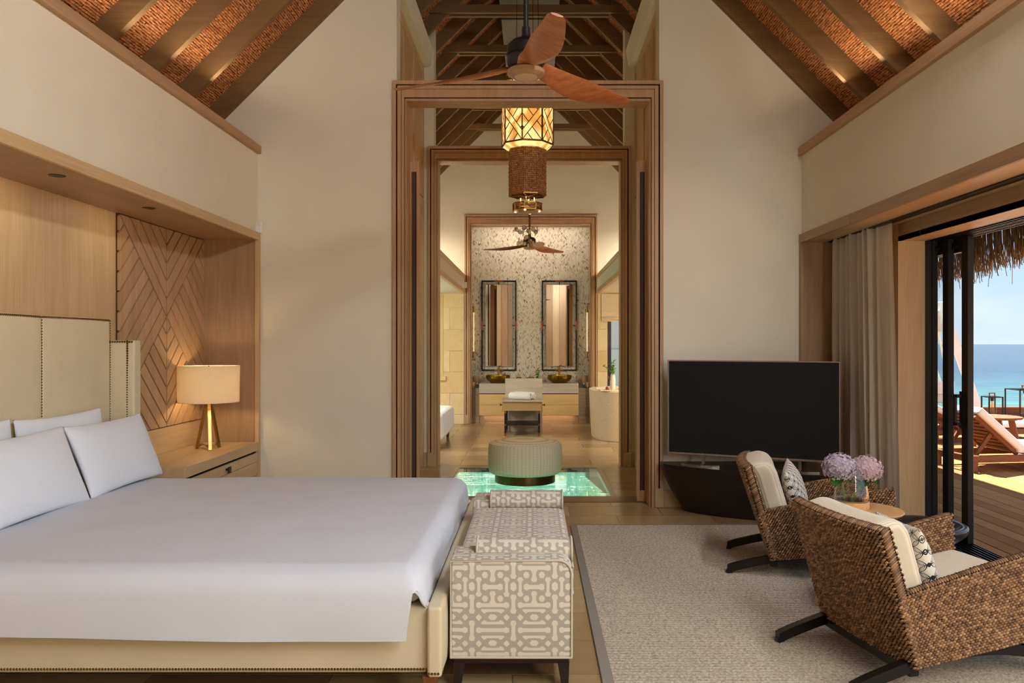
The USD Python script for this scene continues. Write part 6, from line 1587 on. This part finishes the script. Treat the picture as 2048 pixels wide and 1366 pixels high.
P = np.array([[(x, y, z) for x in np.linspace(1.245, 3.25, 5)] for y, z in pts]); v, f = grid(P); obj('cloth', (np.vstack([v, v + (0, .004, 0)]), np.vstack([f, f[:, ::-1] + len(v)])), 'blind_cream', bl)
for z in (2.20, 2.06): obj('fold_line', MB().box(1.25, 3.24, 14.640, 14.648, z, z + .006), 'blind_cream', bl)
bl = thing('roman_blind', 'rolled brown woven blind at the top of the left bathroom window', 'blind', (-2.4, 14.66, 2.2))
for k in range(5): obj('fold', MB().box(-3.28, -1.725, 14.62 + .012 * (k % 2), 14.66, 2.335 - .052 * (k + 1), 2.335 - .052 * k, .006), 'lantern_weave', bl)

# ================================================================== lamps of the house, unseen strips and added fill lights
def rect(parent, name, pos, d, w, h, power, col):
    """a lamp's light: a glowing rectangle of w x h at pos, shining along d"""
    l = UsdLux.RectLight.Define(stage, f'{parent}/{name}')
    l.CreateWidthAttr(w); l.CreateHeightAttr(h); l.CreateIntensityAttr(power); l.CreateColorAttr(Gf.Vec3f(*col))
    aim(l, d, np.asarray(pos) - origin(parent)); return l
WARM, SOFT, DAY = (1, .80, .58), (1, .97, .94), (.88, .94, 1.0)
for s, side in ((-1, 'left'), (1, 'right')):
    x = -2.72 if s < 0 else 2.66
    t = thing('cove_light', f'added warm fill strip hidden on the {side} bulkhead ledge under the roof', 'light strip', (x, 2.5, 3.2))
    obj('channel', MB().box(x - .05, x + .05, -2.3, 7.1, 3.201, 3.225, .003), 'white_plastic', t)
    rect(t, 'light', (x, 2.3, 3.23), (-s * .45, -.1, 1), .07, 9.0, COVE, WARM)
t = thing('linear_light', 'added long fill lamp along the right roof slope of the bedroom, out of view', 'fill light', (2.05, 1.5, 4.0))
lm = MB(); ld = np.array([-.95, .10, -.30]); ld /= np.linalg.norm(ld); lc = np.array([2.05, 0, 3.98])
lm.bar((lc[0], -2.2, lc[2]), (lc[0], 5.0, lc[2]), .30, .05, up=(ld[0], 0, ld[2]))
obj('housing', lm, 'white_plastic', t)
rect(t, 'light', (lc[0] + ld[0] * .04, 1.4, lc[2] + ld[2] * .04), ld, .24, 7.0, SLOPE_FILL, DAY)  # added fill out of view, brightens the left wall and the bed
for t, x, y in DL: rect(t, 'light', (x, y, 2.399), (-.25, 0, -1), .05, .05, 70.0, WARM)
t = thing('pocket_light', 'added slim fill strip in the soffit above the sliding doors, out of view', 'light strip', (2.83, 1.5, 2.25))
obj('channel', MB().box(2.81, 2.85, -1.5, 4.5, 2.246, 2.256, .002), 'white_plastic', t)
rect(t, 'light', (2.83, 1.5, 2.244), (-.1, .35, -1), .035, 5.9, POCKET_FILL, (1, .90, .74))  # added fill beyond the view, brightens the pier and curtain
for s, side in ((-1, 'left'), (1, 'right')):
    x = XC + s * 1.42
    t = thing('cove_light', f'added warm fill strip hidden on the {side} bathroom bulkhead ledge', 'light strip', (x, 12.2, 2.72))
    obj('channel', MB().box(x - .04, x + .04, 9.9, 14.5, 2.701, 2.72, .003), 'white_plastic', t)
    rect(t, 'light', (x, 12.2, 2.73), (-s * .35, 0, 1), .06, 4.4, COVE_BATH_FILL, WARM)  # added to lift the upper bathroom walls
for s, side in ((-1, 'left'), (1, 'right')):
    x = XC + s * 2.2
    t = thing('soffit_light', f'added narrow fill strip under the {side} bathroom bulkhead', 'light strip', (x, 12.3, 2.40))
    obj('channel', MB().box(x - .03, x + .03, 10, 14.3, 2.392, 2.404, .002), 'white_plastic', t)
    rect(t, 'light', (x, 12.15, 2.39), (s * .1, .45, -.9), .05, 4.2, SOFFIT_FILL, (1, .88, .70))  # added to brighten the travertine and the bathroom floor
t = thing('alcove_light', 'unseen light strip behind the lintel, lighting the mosaic of the vanity alcove', 'light strip', (XC, 14.96, 3.72))
obj('channel', MB().box(-1.1, 1.0, 14.93, 14.99, 3.708, 3.724, .002), 'white_plastic', t)
rect(t, 'light', (XC, 14.96, 3.706), (0, .45, -1), 2.0, .05, 26.0, (1, .86, .66))  # out of view; stands in for the small lintel downlights
t = thing('vanity_glow', 'unseen warm light strip under the floating vanity', 'light strip', (-.085, 14.86, .15))
obj('channel', MB().box(-.95, .78, 14.86, 14.90, .140, .150, .002), 'white_plastic', t)
rect(t, 'light', (-.085, 14.88, .138), (0, .1, -1), 1.7, .03, 6.0, (1, .55, .28))  # out of view; gives the orange glow below the vanity
for y in (7.9, 9.3):
    t = thing('lagoon_light', 'added fill lamp bar under the ' + ('near' if y < 8 else 'far') + ' edge of the glass floor', 'lamp', (-.06, y, -.5))
    obj('bar', MB().box(-.8, .68, y - .04, y + .04, -.56, -.50, .01), 'steel', t)
    rect(t, 'light', (-.06, y, -.565), (0, .25 if y < 8 else -.25, -1), 1.4, .07, LAGOON_FILL, (.75, 1, .9))  # added above the water to brighten it beneath the glass

rect(ln, 'ring_light', (PX, PY, 2.878), (0, 0, -1), .14, .14, 60.0, (1, .78, .52))
rect(ln, 'drum_light', (PX, PY, 3.04), (0, 0, -1), .20, .20, 20.0, (1, .78, .52))
